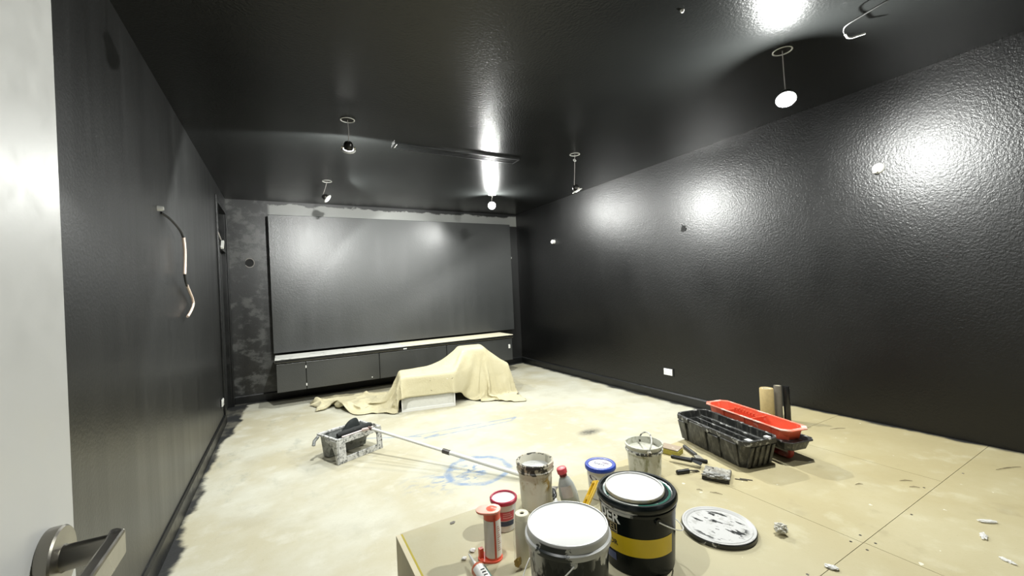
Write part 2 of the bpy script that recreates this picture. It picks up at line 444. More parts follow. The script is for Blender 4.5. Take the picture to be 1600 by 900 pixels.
# ------------------------------------------------------------------ the open white door and its lever
dr = struct(thing('door_2', 'white flush door standing open at the left edge', 'door', (-.24, -.22, .006)))
rel(obj('leaf', span(B(), (-.24, -.22, .006), (-.20, .604, 2.06)), plain('door_white', (.64, .645, .63), .38, vary=.02, bump=.02), bevel=.0015), dr)
ly, lz = .547, 1.086
Mx = Matrix.Translation((-.2, ly, lz)) @ Matrix.Rotation(R(90), 4, 'Y')
lv = obj('lever_handle', lathe(B(), [(0, 0), (.029, 0), (.0295, .002), (.0295, .0095), (.028, .011), (.0125, .011), (.0115, .013), (.011, .046), (0, .046)], 64, M=Mx), M_STEEL, None, smooth=True)
rel(lv, dr)
bm = B()
prof = [(-.2 + .040, ly + .0115, lz), (-.2 + .047, ly + .0115, lz), (-.2 + .054, ly + .004, lz), (-.2 + .054, ly - .125, lz), (-.2 + .042, ly - .125, lz), (-.2 + .042, ly - .012, lz)]
poly = [(p[0], p[1]) for p in prof]
extrude_poly(bm, poly, lz - .0125, lz + .0125)
lb = obj('lever_bar', bm, M_STEEL, lv, bevel=.0025)

# ------------------------------------------------------------------ downlights hanging from their holes on wires
M_LENS = bpy.data.materials.new('lamp_lens'); M_LENS.use_nodes = True
_n = NT(M_LENS); _n.color((1, 1, 1)); _n.bsdf.inputs['Emission Color'].default_value = (1, .99, .95, 1); _n.bsdf.inputs['Emission Strength'].default_value = LENS_EMIT
M_LENS2 = bpy.data.materials.new('lamp_lens_dim'); M_LENS2.use_nodes = True
_n = NT(M_LENS2); _n.color((1, 1, 1)); _n.bsdf.inputs['Emission Color'].default_value = (1, .99, .95, 1); _n.bsdf.inputs['Emission Strength'].default_value = 20
M_FIT = plain('lamp_body_black', (.025, .024, .022), .3, metal=.6)
def downlight(label, hole, lamp, aim, watts, cone=152, knot=False, bright=True, blend=.12):
    t = thing('downlight', label, 'lamp', (hole[0], hole[1], H), group='downlights hanging on wires from the ceiling')
    def sub(o): return rel(o, t)
    hx, hy = hole
    sub(obj('hole_edge', lathe(B(), [(.048, -.0002), (.052, -.004), (.047, -.006), (.044, -.002), (.044, .0)], 40, (hx, hy, H)), M_WHITE, smooth=True))
    sub(obj('hole', lathe(B(), [(0, -.0012), (.0455, -.0012), (.0455, -.0004), (0, -.0004)], 40, (hx, hy, H)), M_DARKHOLE))
    L = Vector(lamp); d = Vector(aim).normalized(); Mr = Matrix.Translation(L) @ lookrot(d)
    back = L - d * .066
    mid = (Vector((hx, hy, H)) + back) / 2
    pts = smooth_path([(hx, hy, H - .002), mid + Vector((.004, .003, .0)), back], 6)
    sub(obj('wire', tube(B(), pts, .0026, 8), M_WIRE, smooth=True))
    if knot:
        k = Vector((hx, hy, H)).lerp(back, .2)
        ring = [k + Vector((.016 * math.cos(a), .006 * math.sin(a), .012 * math.sin(a))) for a in [2 * PI * i / 14 for i in range(15)]]
        sub(obj('wire_loop', tube(B(), ring, .0025, 8), M_WHITE, smooth=True))
    # local -Z is the beam direction; local z=0 the rim plane
    fl = [(.0365, .0), (.038, -.004), (.050, -.004), (.052, -.001), (.050, .004), (.040, .008), (.038, .008), (.0365, .004)]
    sub(obj('flange', lathe(B(), fl, 48, M=Mr), M_WHITE, smooth=True))
    bd = [(0, .064), (.016, .064), (.026, .058), (.033, .044), (.035, .028), (.035, .010), (.028, .010), (.028, .018), (0, .018)]
    sub(obj('body', lathe(B(), bd, 40, M=Mr), M_FIT, smooth=True))
    for s in (-1, 1):
        bm = B(); box(bm, (s * .044, 0, .014), (.012, .010, .020))
        bm.transform(Mr); sub(obj('spring_clip', bm, M_STEEL))
    sub(obj('lens', lathe(B(), [(0, -.006), (.022, -.0052), (.036, -.0035), (.036, .004), (0, .004)], 40, M=Mr), M_LENS if bright else M_LENS2, smooth=True))
    if watts:
        wide = cone > 180      # bare lens in front of the flange: the flange alone cuts its beam off
        li = bpy.data.lights.new('downlight_light', 'POINT' if wide else 'SPOT'); li.energy = watts; li.color = LAMP_COL
        li.shadow_soft_size = .022
        if not wide: li.spot_size = R(cone); li.spot_blend = blend
        lo = bpy.data.objects.new('downlight_light', li); COL.objects.link(lo)
        lo.matrix_world = Matrix.Translation(L + d * (.032 if wide else .012)) @ lookrot(d)
        lo.parent = t; lo.matrix_parent_inverse = Matrix.Translation(-Vector(t.location))
downlight('glaring lit downlight hanging low at upper right, nearest to the right wall', (2.60, 1.27), (2.600, 1.263, 2.352), (-.50, -.25, -.83), W_NEAR, 360)
downlight('glaring lit downlight hanging near the back right corner', (2.59, 5.05), (2.580, 5.05, 2.49), (-.30, -.88, -.36), W_BACK, 360)
downlight('unseen fill downlight added on its wire over the doorway aisle', (.48, 1.40), (.480, 1.40, 2.40), (.50, .30, -.81), W_FILL, 150, blend=.6)  # unseen lamp placed on the ceiling grid, kept lit as fill for the near deck
downlight('white rimmed downlight with dark round back, hanging left of the ceiling vent', (.472, 3.229), (.474, 3.26, 2.425), (.08, .74, -.66), W_H1, 166, bright=False)
downlight('small white downlight hanging near the left back corner, furthest left', (.488, 5.041), (.488, 5.05, 2.44), (.72, -.22, -.64), W_H2, 168, bright=False)
downlight('small white downlight dangling sideways on a long wire in front of the right wall', (2.605, 3.223), (2.615, 3.223, 2.272), (.45, -.08, -.89), W_H3, 178, knot=True, bright=False)

# ------------------------------------------------------------------ ceiling slot vent, cables, wall fittings
vt = thing('ceiling_vent', 'long narrow black slot vent flush in the ceiling', 'vent', (1.53, 3.63, H))
bm = B()
for a, b in (((.90, 3.56, H - .010), (2.16, 3.575, H)), ((.90, 3.685, H - .010), (2.16, 3.70, H)), ((.90, 3.575, H - .010), (.918, 3.685, H)), ((2.142, 3.575, H - .010), (2.16, 3.685, H))): span(bm, a, b)
rel(obj('frame', bm, M_TRIM), vt)
bm = B()
for y in (3.602, 3.630, 3.658): span(bm, (.918, y - .003, H - .009), (2.142, y + .003, H - .001))
rel(obj('vane', bm, M_TRIM), vt)
rel(obj('slot', span(B(), (.918, 3.575, H - .0012), (2.142, 3.685, H - .0002)), M_DARKHOLE), vt)
rel(obj('bare_end', span(B(), (.9185, 3.585, H - .0085), (.926, 3.675, H - .0013)), M_WHITE), vt)

hk = thing('ceiling_cable', 'dark cable hooked down from the ceiling with a bare white end, top right', 'cable', (2.536, .745, H))
rel(obj('cable', tube(B(), smooth_path([(2.63, .70, H), (2.536, .745, 2.60), (2.537, .878, 2.585), (2.548, .942, 2.58), (2.580, .965, 2.575), (2.608, .971, 2.57)], 6), .004, 8), M_WIREB, smooth=True), hk)
rel(obj('bare_end', tube(B(), smooth_path([(2.608, .971, 2.57), (2.645, .975, 2.565), (2.682, .972, 2.57), (2.705, .950, 2.575), (2.726, .928, 2.58)], 6), .0055, 8), M_WHITE, smooth=True), hk)
tag(obj('ceiling_bolt', lathe(B(), [(0, -.012), (.006, -.011), (.009, -.004), (.010, 0), (0, 0)], 16, (1.751, 1.294, H)), M_WHITE, smooth=True), 'tiny white fixing in the ceiling left of the glaring lamp', 'bolt')

lc = thing('wall_cable', 'pale cable dangling out of a white-plugged hole in the left wall', 'cable', (XL, 2.987, 1.866))
rel(obj('plug', lathe(B(), [(0, .030), (.010, .028), (.014, .018), (.016, 0), (0, 0)], 20, M=Matrix.Translation((XL, 2.987, 1.868)) @ Matrix.Rotation(R(90), 4, 'Y')), M_WHITE, smooth=True), lc)
rel(obj('black_core', tube(B(), smooth_path([(XL + .002, 3.05, 1.855), (XL + .025, 3.16, 1.835), (XL + .04, 3.32, 1.795), (XL + .045, 3.385, 1.755)], 6), .007, 8), M_WIREB, smooth=True), lc)
rel(obj('sheath', tube(B(), smooth_path([(XL + .045, 3.385, 1.755), (XL + .045, 3.41, 1.68), (XL + .042, 3.415, 1.60), (XL + .040, 3.40, 1.515)], 6), .0095, 10), M_COPPER, smooth=True), lc)
rel(obj('black_core', tube(B(), smooth_path([(XL + .040, 3.40, 1.515), (XL + .038, 3.44, 1.47), (XL + .036, 3.49, 1.44)], 5), .0065, 8), M_WIREB, smooth=True), lc)
rel(obj('bare_end', tube(B(), smooth_path([(XL + .036, 3.49, 1.445), (XL + .034, 3.60, 1.395), (XL + .03, 3.70, 1.355), (XL + .03, 3.72, 1.31), (XL + .03, 3.62, 1.265), (XL + .03, 3.50, 1.232)], 6), .008, 10), M_COPPER, smooth=True), lc)

cc = thing('hanging_connector', 'white plastic connector dangling by the doorway frame in the left wall', 'connector', (XL + .018, 5.37, 2.06))
rel(obj('wire', tube(B(), smooth_path([(XL + .018, 5.365, 2.075), (XL + .025, 5.40, 2.04), (XL + .032, 5.45, 2.005)], 5), .006, 8), M_WIRE, smooth=True), cc)
bm = B(); box(bm, (0, 0, 0), (.028, .032, .11)); bm.transform(Matrix.Translation((XL + .040, 5.485, 1.955)) @ Matrix.Rotation(R(-42), 4, 'X'))
rel(obj('housing', bm, M_WHITE, bevel=.004), cc)

rg = thing('cable_ring', 'round cable hole with a bent ring on the back wall left of the big panel', 'cable hole', (-.363, YB, 1.814))
Mb = Matrix.Translation((-.363, YB, 1.814)) @ Matrix.Rotation(R(90), 4, 'X')
rel(obj('hole', lathe(B(), [(0, .003), (.046, .003), (.048, 0), (0, 0)], 36, M=Mb), M_BLACK), rg)
ring = [Vector((-.363 + .052 * math.cos(a), YB - .010 - .008 * math.sin(a), 1.814 + .058 * math.sin(a))) for a in [R(-150) + R(300) * i / 24 for i in range(25)]]
rel(obj('ring', tube(B(), ring, .005, 8), M_WIRE, smooth=True), rg)

def outlet(label, M, white=True):
    t = thing('power_outlet', label, 'outlet', M.to_translation())
    bm = B(); box(bm, (0, 0, .004), (.135, .090, .008)); bm.transform(M); rel(obj('surround', bm, M_BLACK, bevel=.002), t)
    bm = B(); box(bm, (0, 0, .011), (.112, .070, .012)); bm.transform(M); fp = rel(obj('face_plate', bm, M_WHITE, bevel=.003), t)
    for sx in (-1, 1):
        bm = B(); box(bm, (sx * .028, .022, .0185), (.014, .010, .003)); bm.transform(M); obj('switch', bm, M_WHITE, fp)
        for cx, cy, w_ in ((-.007, -.008, .009), (.007, -.008, .009), (0, -.020, .008)):
            bm = B(); box(bm, (sx * .028 + cx, cy, .0175), (.002, w_, .001)); bm.transform(M); obj('socket_slot', bm, M_BLACK, fp)
    return t
MR = Matrix.Translation((XR, 3.115, .319)) @ Matrix(((0, 0, -1, 0), (-1, 0, 0, 0), (0, 1, 0, 0), (0, 0, 0, 1)))
ML = Matrix.Translation((XL, 5.204, .275)) @ Matrix(((0, 0, 1, 0), (1, 0, 0, 0), (0, 1, 0, 0), (0, 0, 0, 1)))
outlet('white double power outlet in a black surround, low on the right wall', MR)
outlet('white power outlet low on the left wall beside the doorway frame', ML)
bm = B(); box(bm, (3.108, 5.697, .408), (.032, .010, .062)); tag(obj('switch_plate', bm, M_WHITE, bevel=.003), 'small white plate at the right end of the floating bench front', 'switch')

MRW = lambda y, z: Matrix.Translation((XR, y, z)) @ Matrix.Rotation(R(-90), 4, 'Y')
hole = thing('cable_hole', 'ragged black hole with two wire ends in the lit part of the right wall', 'hole', (XR, 2.84, 1.872))
rel(obj('hole', lathe(B(), [(0, .004), (.030, .004), (.034, 0), (0, 0)], 24, wob=lambda a, z: .12 * math.sin(3 * a + 1) + .06 * math.sin(7 * a), M=MRW(2.84, 1.868)), M_DARKHOLE), hole)
for dy, dz in ((.010, .010), (-.026, -.012)):
    rel(obj('wire_end', tube(B(), [(XR, 2.84 + dy * .5, 1.885), (XR - .012, 2.84 + dy, 1.905 + dz * .6), (XR - .014, 2.84 + dy * 1.4, 1.912 + dz)], .0024, 8), M_WIREB), hole)
cp = thing('pipe_stub', 'white round pipe stub poking out high at the right end of the right wall', 'pipe', (XR, 1.22, 2.052))
rel(obj('cap', lathe(B(), [(0, .030), (.020, .028), (.032, .018), (.036, .004), (.037, 0), (0, 0)], 32, M=MRW(1.22, 2.052)), M_WHITE, smooth=True), cp)
rel(obj('opening', lathe(B(), [(0, .004), (.016, .004), (.016, 0), (0, 0)], 24, M=MRW(1.232, 2.030) @ Matrix.Translation((0, 0, .024)) @ Matrix.Rotation(R(25), 4, 'Y')), M_WIRE), cp)
cl = thing('wall_fitting', 'small white fitting with a black ring on the far half of the right wall', 'fitting', (XR, 5.175, 2.017))
rel(obj('ring', lathe(B(), [(0, .006), (.050, .006), (.054, 0), (0, 0)], 30, M=MRW(5.165, 2.017)), M_BLACK), cl)
rel(obj('stub', lathe(B(), [(0, .055), (.024, .055), (.030, .048), (.030, .006), (0, .006)], 28, M=MRW(5.165, 2.017)), M_WHITE, smooth=True), cl)
tag(obj('wall_plug', lathe(B(), [(0, .014), (.018, .012), (.022, 0), (0, 0)], 20, M=Matrix.Translation((3.555, YB, 1.871)) @ Matrix.Rotation(R(90), 4, 'X')), M_WHITE, smooth=True), 'tiny white plug in the back wall by the right corner', 'plug')

# ------------------------------------------------------------------ drop cloth over a cabinet
# rows of running differences in millimetres: x, y, z of each row of the cloth's weave
NU, NV = 80, 50
CLOTH_MM = [
[-949,41,29,35,40,57,33,31,33,26,48,30,35,45,73,53,34,33,40,39,35,34,39,53,-19,8,17,42,-5,-30,27,26,12,31,37,38,37,37,38,38,39,38,37,38,39,39,34,23,25,26,28,27,21,13,29,35,31,33,29,40,-25,7,36,37,37,35,24,29,-6,12,23,17,15,34,37,7,39,38,37,36],
[483,1,15,11,60,5,-35,-62,-74,-80,-49,-59,-67,-45,-6,13,-18,-17,-2,-20,-33,-33,-32,-9,4,-25,52,-4,-34,-20,-12,22,33,17,5,1,1,0,0,0,0,0,0,0,-2,3,-9,-12,26,26,26,26,29,36,22,-5,-36,-37,-35,-19,9,-27,-9,-9,-8,-4,-12,-8,-15,-25,17,-23,-24,-20,-13,-31,-9,-9,-9,-9],
[11,9,11,8,21,22,21,-5,1,-22,-58,-7,1,0,-1,1,12,-13,1,2,13,-11,-5,10,27,41,67,-3,0,11,8,-1,-6,-3,0,-1,-1,-1,0,0,-1,0,0,0,1,0,0,-4,-7,-6,-4,-17,-30,-28,-26,-26,0,0,14,9,-14,-9,0,0,0,4,10,-14,0,17,-11,5,-11,7,6,-13,0,0,0,0],
[-949,39,34,34,42,53,33,19,30,42,45,36,36,39,61,66,39,39,34,35,26,43,44,43,-6,-22,33,30,16,-27,16,26,14,33,38,37,37,38,38,38,38,38,37,38,38,39,35,25,26,28,28,26,23,13,27,34,33,32,29,22,15,-10,35,36,37,33,33,18,-16,25,25,9,24,27,12,38,39,39,37,36],
[500,-7,-4,18,68,15,-38,-67,-63,-82,-48,-54,-60,-51,-6,8,-1,-8,-11,-23,-48,-17,-22,-24,-1,-22,8,22,-29,-16,-22,22,31,14,4,1,0,0,0,0,0,0,0,0,-1,1,-7,-8,26,25,25,25,26,35,12,11,-10,-32,-36,-32,-6,2,-9,-9,-8,-10,-16,-15,-21,-12,2,-7,-23,-17,-30,-10,-9,-9,-9,-9],
[12,3,5,4,23,33,17,-7,3,-12,-43,-24,-2,9,-7,8,-8,-2,10,2,-8,-4,0,0,40,36,79,7,4,11,13,-1,-5,-2,-1,-1,-1,0,-1,0,0,-1,0,1,0,1,-1,-3,-7,-5,-5,-17,-30,-28,-31,-24,-24,-4,15,27,-27,-15,2,-2,2,8,-9,13,16,9,-18,-20,12,-2,-12,1,0,0,0,0],
[-950,38,35,35,50,41,39,5,39,44,44,41,36,39,49,73,53,40,36,22,30,40,49,39,-9,-22,8,36,32,-17,2,28,17,34,38,37,38,37,38,38,38,38,37,38,38,39,35,28,27,28,28,26,24,19,20,33,34,33,24,21,11,3,36,35,36,36,33,-3,-7,31,12,22,17,16,33,38,40,39,38,36],
[519,-12,-8,15,69,24,-44,-74,-52,-76,-54,-47,-53,-53,-10,7,9,4,-11,-39,-48,-9,-12,-27,-18,-12,-27,17,-10,-16,-27,19,29,11,3,0,0,0,0,0,-1,0,1,0,-1,1,-6,-5,25,25,24,25,24,30,27,-8,0,-6,-30,-30,-11,6,-9,-9,-10,-12,-15,-20,-17,-7,-10,-7,-20,-24,-15,-9,-10,-9,-9,-8],
[12,2,-1,1,23,46,6,-10,10,-12,-23,-28,-12,4,-4,-1,5,-3,-1,15,8,-22,-2,4,32,40,83,21,7,14,17,0,-6,-1,-1,-1,0,-1,0,-1,0,0,0,0,1,0,0,-3,-6,-5,-6,-17,-31,-29,-31,-28,-25,-23,11,30,-27,-19,3,1,1,-6,6,11,22,-2,-28,6,0,-13,2,-3,0,0,2,-2],
[-950,36,35,35,56,32,40,-1,47,51,36,46,37,39,42,68,67,46,36,17,32,37,44,28,20,-19,-24,28,41,2,-12,30,19,35,38,38,37,38,37,39,38,37,38,37,38,39,36,30,28,29,27,26,25,23,19,31,32,33,32,18,6,9,34,37,36,37,19,-16,13,27,17,20,10,25,34,39,41,39,37,36],
[537,-13,-12,18,69,26,-48,-81,-47,-59,-73,-35,-45,-53,-16,7,10,10,-6,-39,-51,-8,-9,-32,-21,-13,-35,-12,10,-17,-24,12,28,8,1,0,0,0,0,-1,0,0,0,1,0,0,-5,-2,24,24,25,25,22,26,30,6,-18,1,-6,-27,-25,21,-6,-9,-11,-12,-21,-23,-9,-6,-22,-12,-14,-20,-8,-8,-10,-9,-9,-8],
[12,1,3,-3,22,53,-7,-14,18,-3,-12,-29,-21,-7,1,-2,1,9,11,-18,14,-1,-5,14,22,36,79,36,10,19,18,3,-5,-1,0,-1,-1,-1,0,-1,0,0,0,0,1,0,0,-2,-6,-5,-6,-17,-31,-30,-30,-32,-25,-26,-19,27,-15,-15,-6,4,-6,2,11,12,20,-19,-5,-1,-17,8,-5,-5,0,2,-1,-1],
[-951,36,34,34,53,33,40,-3,42,65,35,38,45,40,40,55,72,49,33,26,35,35,32,18,36,10,-42,4,38,22,-16,30,22,37,37,38,38,37,38,38,38,37,38,38,38,37,37,33,30,28,24,27,27,24,24,27,32,30,30,35,1,18,22,35,37,25,-1,5,24,25,21,7,22,24,34,37,40,40,37,9],
[556,-15,-14,24,66,26,-49,-96,-50,-32,-81,-33,-34,-53,-23,7,10,2,0,-22,-52,-21,-9,-39,-6,-22,-35,-36,9,-2,-21,1,26,5,0,0,0,0,0,-1,0,0,0,1,0,0,-4,1,22,25,27,23,22,23,26,18,-14,-18,13,-14,-28,12,14,-9,-9,-21,-34,-17,-6,-7,-22,-14,-10,-21,0,-3,-10,-10,-8,-27],
[12,0,2,-1,27,51,-16,-19,15,15,-4,-39,-13,-5,-11,-2,0,18,17,-30,0,4,23,18,10,31,74,49,12,24,20,8,-5,0,-1,-1,-1,0,-1,0,0,-1,1,0,0,1,0,-2,-6,-5,-7,-17,-30,-30,-30,-32,-27,-24,-29,-10,13,-20,-10,-4,-1,14,4,21,-7,11,-15,-19,2,-3,7,-14,0,0,-1,9],
[-951,36,32,34,46,39,34,-6,43,69,42,25,45,49,46,38,64,59,49,25,37,28,9,22,40,33,-28,-26,32,23,-1,25,27,38,37,38,38,37,38,38,38,37,38,38,38,38,37,35,30,24,28,27,27,26,25,26,33,30,27,32,14,27,18,26,24,-1,4,29,32,31,-6,24,23,27,36,38,38,39,11,30],
[577,-15,-12,24,58,27,-46,-107,-50,-21,-77,-40,-28,-43,-36,10,12,0,-14,-8,-41,-29,-31,-31,3,-11,-51,-33,-16,20,-19,-8,21,3,0,0,-1,0,-1,0,0,0,0,0,1,0,-3,3,22,27,25,23,21,22,24,22,-5,-24,6,16,-30,-11,27,8,-18,-36,-29,0,-6,-9,-27,-12,-13,-18,0,1,-7,-10,-26,-13],
[12,0,0,0,32,46,-18,-22,8,38,0,-59,-22,1,10,-9,-5,19,28,-30,-10,1,31,24,14,22,74,55,19,19,28,13,-4,0,-1,-1,-1,0,-1,0,0,0,0,0,1,0,0,-2,-5,-6,-6,-18,-29,-29,-31,-31,-29,-23,-26,-31,16,-15,-20,-12,16,-9,11,18,-16,15,-22,-8,1,3,-11,9,-10,0,9,4],
[-953,37,31,32,40,43,34,-2,32,81,42,28,36,42,54,42,42,61,59,40,34,31,9,5,34,40,0,-36,13,19,26,10,33,38,37,38,38,37,38,38,38,38,37,38,38,38,38,36,29,26,27,27,29,27,25,26,33,30,30,17,34,25,21,23,-15,5,28,30,29,25,0,33,29,29,35,32,34,20,24,30],
[598,-10,-10,20,45,28,-39,-109,-55,-15,-63,-61,-10,-40,-42,-12,21,5,-13,-14,-29,-32,-34,-27,-23,7,-42,-34,-29,5,2,-15,14,1,0,0,-1,-1,0,0,0,0,0,0,1,0,-2,4,24,27,25,22,21,21,23,23,2,-22,-10,28,-16,-16,21,3,-23,-34,-7,0,-2,-13,-22,-11,-18,-16,-4,6,-4,-21,-18,-8],
[12,0,0,2,33,35,-14,-28,9,40,20,-57,-35,9,0,13,-7,-10,21,-7,-23,15,25,36,23,13,63,61,27,25,25,21,-1,0,-1,-1,-1,-1,0,-1,0,0,1,0,0,0,0,-2,-5,-6,-6,-17,-29,-29,-29,-31,-30,-22,-26,-29,-4,-1,-17,-12,-7,-1,8,-13,6,-13,-12,2,5,-7,13,-12,1,6,5,-16],
[-957,39,31,29,37,43,33,0,29,85,55,22,33,35,49,58,31,56,61,44,52,29,4,10,7,40,20,-15,-8,11,18,20,38,37,37,38,38,38,38,38,38,38,37,38,39,38,39,37,28,25,27,29,29,29,25,25,33,30,31,6,31,37,28,16,-19,17,20,24,28,13,29,26,32,34,31,29,22,22,26,37],
[618,-4,-7,13,33,24,-28,-106,-76,-11,-33,-82,-6,-25,-53,-13,1,12,-8,-14,-12,-33,-39,-25,-30,-24,-9,-42,-16,-14,5,-12,4,0,0,-1,-1,-1,0,0,0,0,0,0,1,0,0,5,26,27,26,22,19,19,23,23,7,-18,-16,28,-20,-1,15,-11,-25,-20,16,0,-4,-21,-13,-15,-12,-13,-11,-5,0,-16,-14,-1],
[13,-1,0,3,26,27,-4,-28,-3,37,41,-37,-54,-8,11,16,19,-17,-15,-7,5,11,22,42,33,9,46,63,36,34,29,26,2,-1,-1,-1,-1,-1,0,0,0,0,0,0,1,0,0,-2,-6,-6,-6,-17,-28,-28,-29,-30,-30,-23,-25,-27,-10,-3,-12,-10,-6,-9,-17,-10,-9,-16,11,3,-11,-5,12,-1,3,1,-12,-3],
[-957,39,27,28,36,42,33,1,30,85,62,23,29,38,37,70,15,55,70,50,56,40,14,6,4,1,25,18,-7,3,8,17,38,39,38,38,38,38,38,38,37,38,38,38,38,38,39,38,29,25,27,29,31,31,26,24,32,32,30,1,34,34,32,8,-8,25,12,15,25,31,25,29,33,25,22,23,27,22,34,37],
[635,-5,4,6,17,15,-9,-96,-86,-27,-8,-84,-29,2,-59,-14,2,-2,-3,-9,-3,-28,-38,-32,-26,-41,-11,-25,-22,-9,-5,-7,0,0,-1,-2,-2,-1,0,0,0,0,0,0,1,0,1,3,21,28,26,22,16,17,22,25,10,-14,-20,25,-14,-3,17,-20,-34,7,20,8,-8,-12,-20,-12,-10,-15,-17,-11,0,-9,-5,0],
[14,7,-7,0,13,25,6,-25,-9,28,53,-14,-52,-23,1,10,34,-6,-17,0,18,5,6,35,37,28,20,61,39,37,38,33,4,-1,0,-1,-1,0,0,0,0,0,0,0,0,1,1,0,-3,-6,-7,-16,-27,-27,-28,-29,-30,-25,-23,-26,-11,-5,-12,-8,-7,-19,-24,-17,-19,-15,9,4,-11,6,-2,9,2,-16,-3,6],
[-957,37,25,27,31,41,35,8,29,78,70,32,19,40,28,73,15,55,70,52,73,44,23,10,0,-16,1,30,6,3,4,12,39,38,38,38,38,38,37,38,38,38,38,38,38,37,38,37,34,26,24,28,33,34,28,23,31,33,30,0,34,35,30,2,14,19,2,22,31,32,22,23,26,21,21,31,20,29,30,30],
[651,-13,12,6,10,2,5,-79,-98,-35,1,-70,-62,4,-48,-4,3,-12,-3,-4,8,-19,-38,-37,-33,-34,-26,-13,-23,-8,-4,-5,-1,0,-2,-2,-2,-1,0,0,0,0,0,0,0,1,1,1,6,24,27,23,14,12,20,25,13,-9,-22,22,-12,3,6,-26,-27,18,23,6,-4,-6,-24,-4,-12,-15,-20,-8,-9,5,-3,1],
[13,27,-12,-13,2,13,18,-18,-14,20,57,3,-35,-33,6,-13,37,-11,-7,12,2,18,14,23,33,37,18,51,39,38,39,32,4,-1,-1,0,0,0,0,0,0,0,0,0,0,1,3,6,12,-2,-7,-16,-26,-25,-28,-28,-29,-26,-22,-25,-11,-7,-11,-7,-12,-22,-25,-22,-20,-18,1,-17,9,-3,9,2,-11,-3,7,-12],
[-960,44,24,18,23,36,51,19,20,65,77,41,20,27,43,59,24,52,69,50,78,51,21,-3,10,10,-18,15,10,5,4,14,39,38,37,38,38,38,37,38,38,38,38,37,38,38,37,37,31,33,23,26,32,36,32,23,29,35,29,2,33,36,27,5,24,0,15,31,28,30,7,27,21,15,32,13,37,29,14,29],
[666,-16,-2,19,15,-5,-2,-56,-101,-45,0,-54,-76,-27,-30,17,1,-16,-12,-10,33,-8,-35,-36,-35,-47,-22,-14,-21,-8,-4,-4,0,-1,-2,-2,-2,-1,-1,0,0,0,0,0,1,1,1,0,0,7,28,25,16,8,14,25,15,-6,-23,22,-11,8,-7,-33,-7,27,18,-3,-16,-10,17,-5,-19,-18,-9,-21,3,-2,-5,11],
[12,37,-1,-25,-11,1,22,-4,-21,15,53,10,-9,-29,2,-34,30,-14,-9,9,16,33,10,28,32,29,21,47,38,38,38,32,3,-2,0,0,0,0,0,0,0,0,0,0,0,3,5,10,20,11,-6,-16,-26,-24,-25,-28,-27,-26,-22,-25,-12,-9,-8,-8,-16,-25,-24,-21,-20,-19,-29,-10,1,12,6,-21,-1,13,-13,-5],
[-966,54,17,15,16,34,58,29,18,53,77,50,29,23,44,50,34,55,60,41,81,56,27,7,9,-2,4,1,2,4,4,15,39,38,38,38,37,38,38,37,38,38,38,37,38,37,37,37,30,28,33,25,29,36,36,26,27,35,29,4,34,35,19,17,16,3,28,26,27,15,26,23,15,23,21,26,23,27,23,3],
[681,-18,-5,19,25,4,-29,-35,-93,-60,-6,-45,-61,-56,-11,16,-3,-17,-12,-19,14,16,-36,-19,-28,-44,-30,-13,-24,-9,-3,-3,-1,-1,-1,-2,-2,-1,-1,-1,0,0,0,1,0,1,1,0,-1,-1,14,26,20,7,7,22,18,-4,-22,21,-8,8,-20,-27,14,25,3,-17,-10,17,-2,-4,-9,-11,-20,-13,1,-4,3,-18],
[11,36,15,-34,-16,-1,8,9,-10,7,36,12,2,-5,-14,-37,17,3,-13,-9,13,34,9,41,35,32,26,45,37,38,38,31,3,-2,0,0,0,0,0,0,0,0,0,0,2,4,7,11,21,24,3,-15,-27,-23,-23,-27,-27,-25,-21,-25,-13,-10,-7,-10,-22,-24,-21,-20,-21,-28,-23,-20,-4,-4,-17,9,14,-14,-4,8],
[-978,64,12,12,13,31,60,44,20,41,73,52,39,32,40,45,38,55,52,36,69,66,36,18,9,5,-7,-4,3,3,3,18,39,38,38,37,38,37,38,38,37,38,38,37,38,37,37,36,32,24,30,33,28,34,38,29,27,35,29,7,35,34,18,21,3,22,26,21,22,24,17,22,26,22,25,9,30,30,19,22],
[696,-19,-6,18,33,12,-36,-38,-79,-74,-16,-41,-44,-45,-13,5,-14,-17,-12,-19,8,16,-21,-22,-27,-33,-25,-23,-24,-8,-2,-3,-1,-1,-2,-2,-1,-2,-1,0,0,0,0,0,0,1,0,1,-1,-2,2,17,21,11,2,16,20,-2,-22,20,-4,1,-27,-10,24,13,-13,-15,14,-1,-4,-3,-5,5,-20,-18,2,-1,-6,-13],
[12,36,20,-37,-19,1,5,3,2,11,11,12,4,-1,-17,-24,5,7,-8,-4,-2,28,22,40,36,33,30,41,46,36,38,29,2,-1,0,0,0,0,0,0,0,0,0,1,4,5,8,12,19,29,18,-10,-26,-24,-21,-25,-26,-26,-20,-24,-14,-9,-8,-15,-24,-22,-20,-21,-26,-25,-24,-19,-17,-24,2,0,-6,0,11,-9],
[-990,71,11,9,10,26,63,54,28,33,63,56,45,37,43,39,36,63,37,36,56,70,38,25,26,-1,-15,-7,21,-2,0,20,39,38,37,37,38,37,38,38,38,38,37,38,37,37,36,37,33,25,23,36,31,32,38,34,27,35,29,10,35,31,20,16,12,28,19,21,22,17,25,23,22,31,31,0,32,28,25,11],
[712,-19,-8,17,38,9,-27,-47,-64,-74,-33,-35,-39,-34,-11,-9,-16,-17,-23,-15,7,12,-4,-25,-28,-26,-28,-27,-18,-6,-2,-2,-1,-1,-2,-2,-2,-2,0,-1,0,1,0,0,-1,1,0,1,-1,-2,-2,3,18,15,-1,10,19,1,-22,20,-1,-10,-26,9,23,-6,-18,9,0,2,0,-11,10,-7,-14,-4,-3,-5,-12,-7],
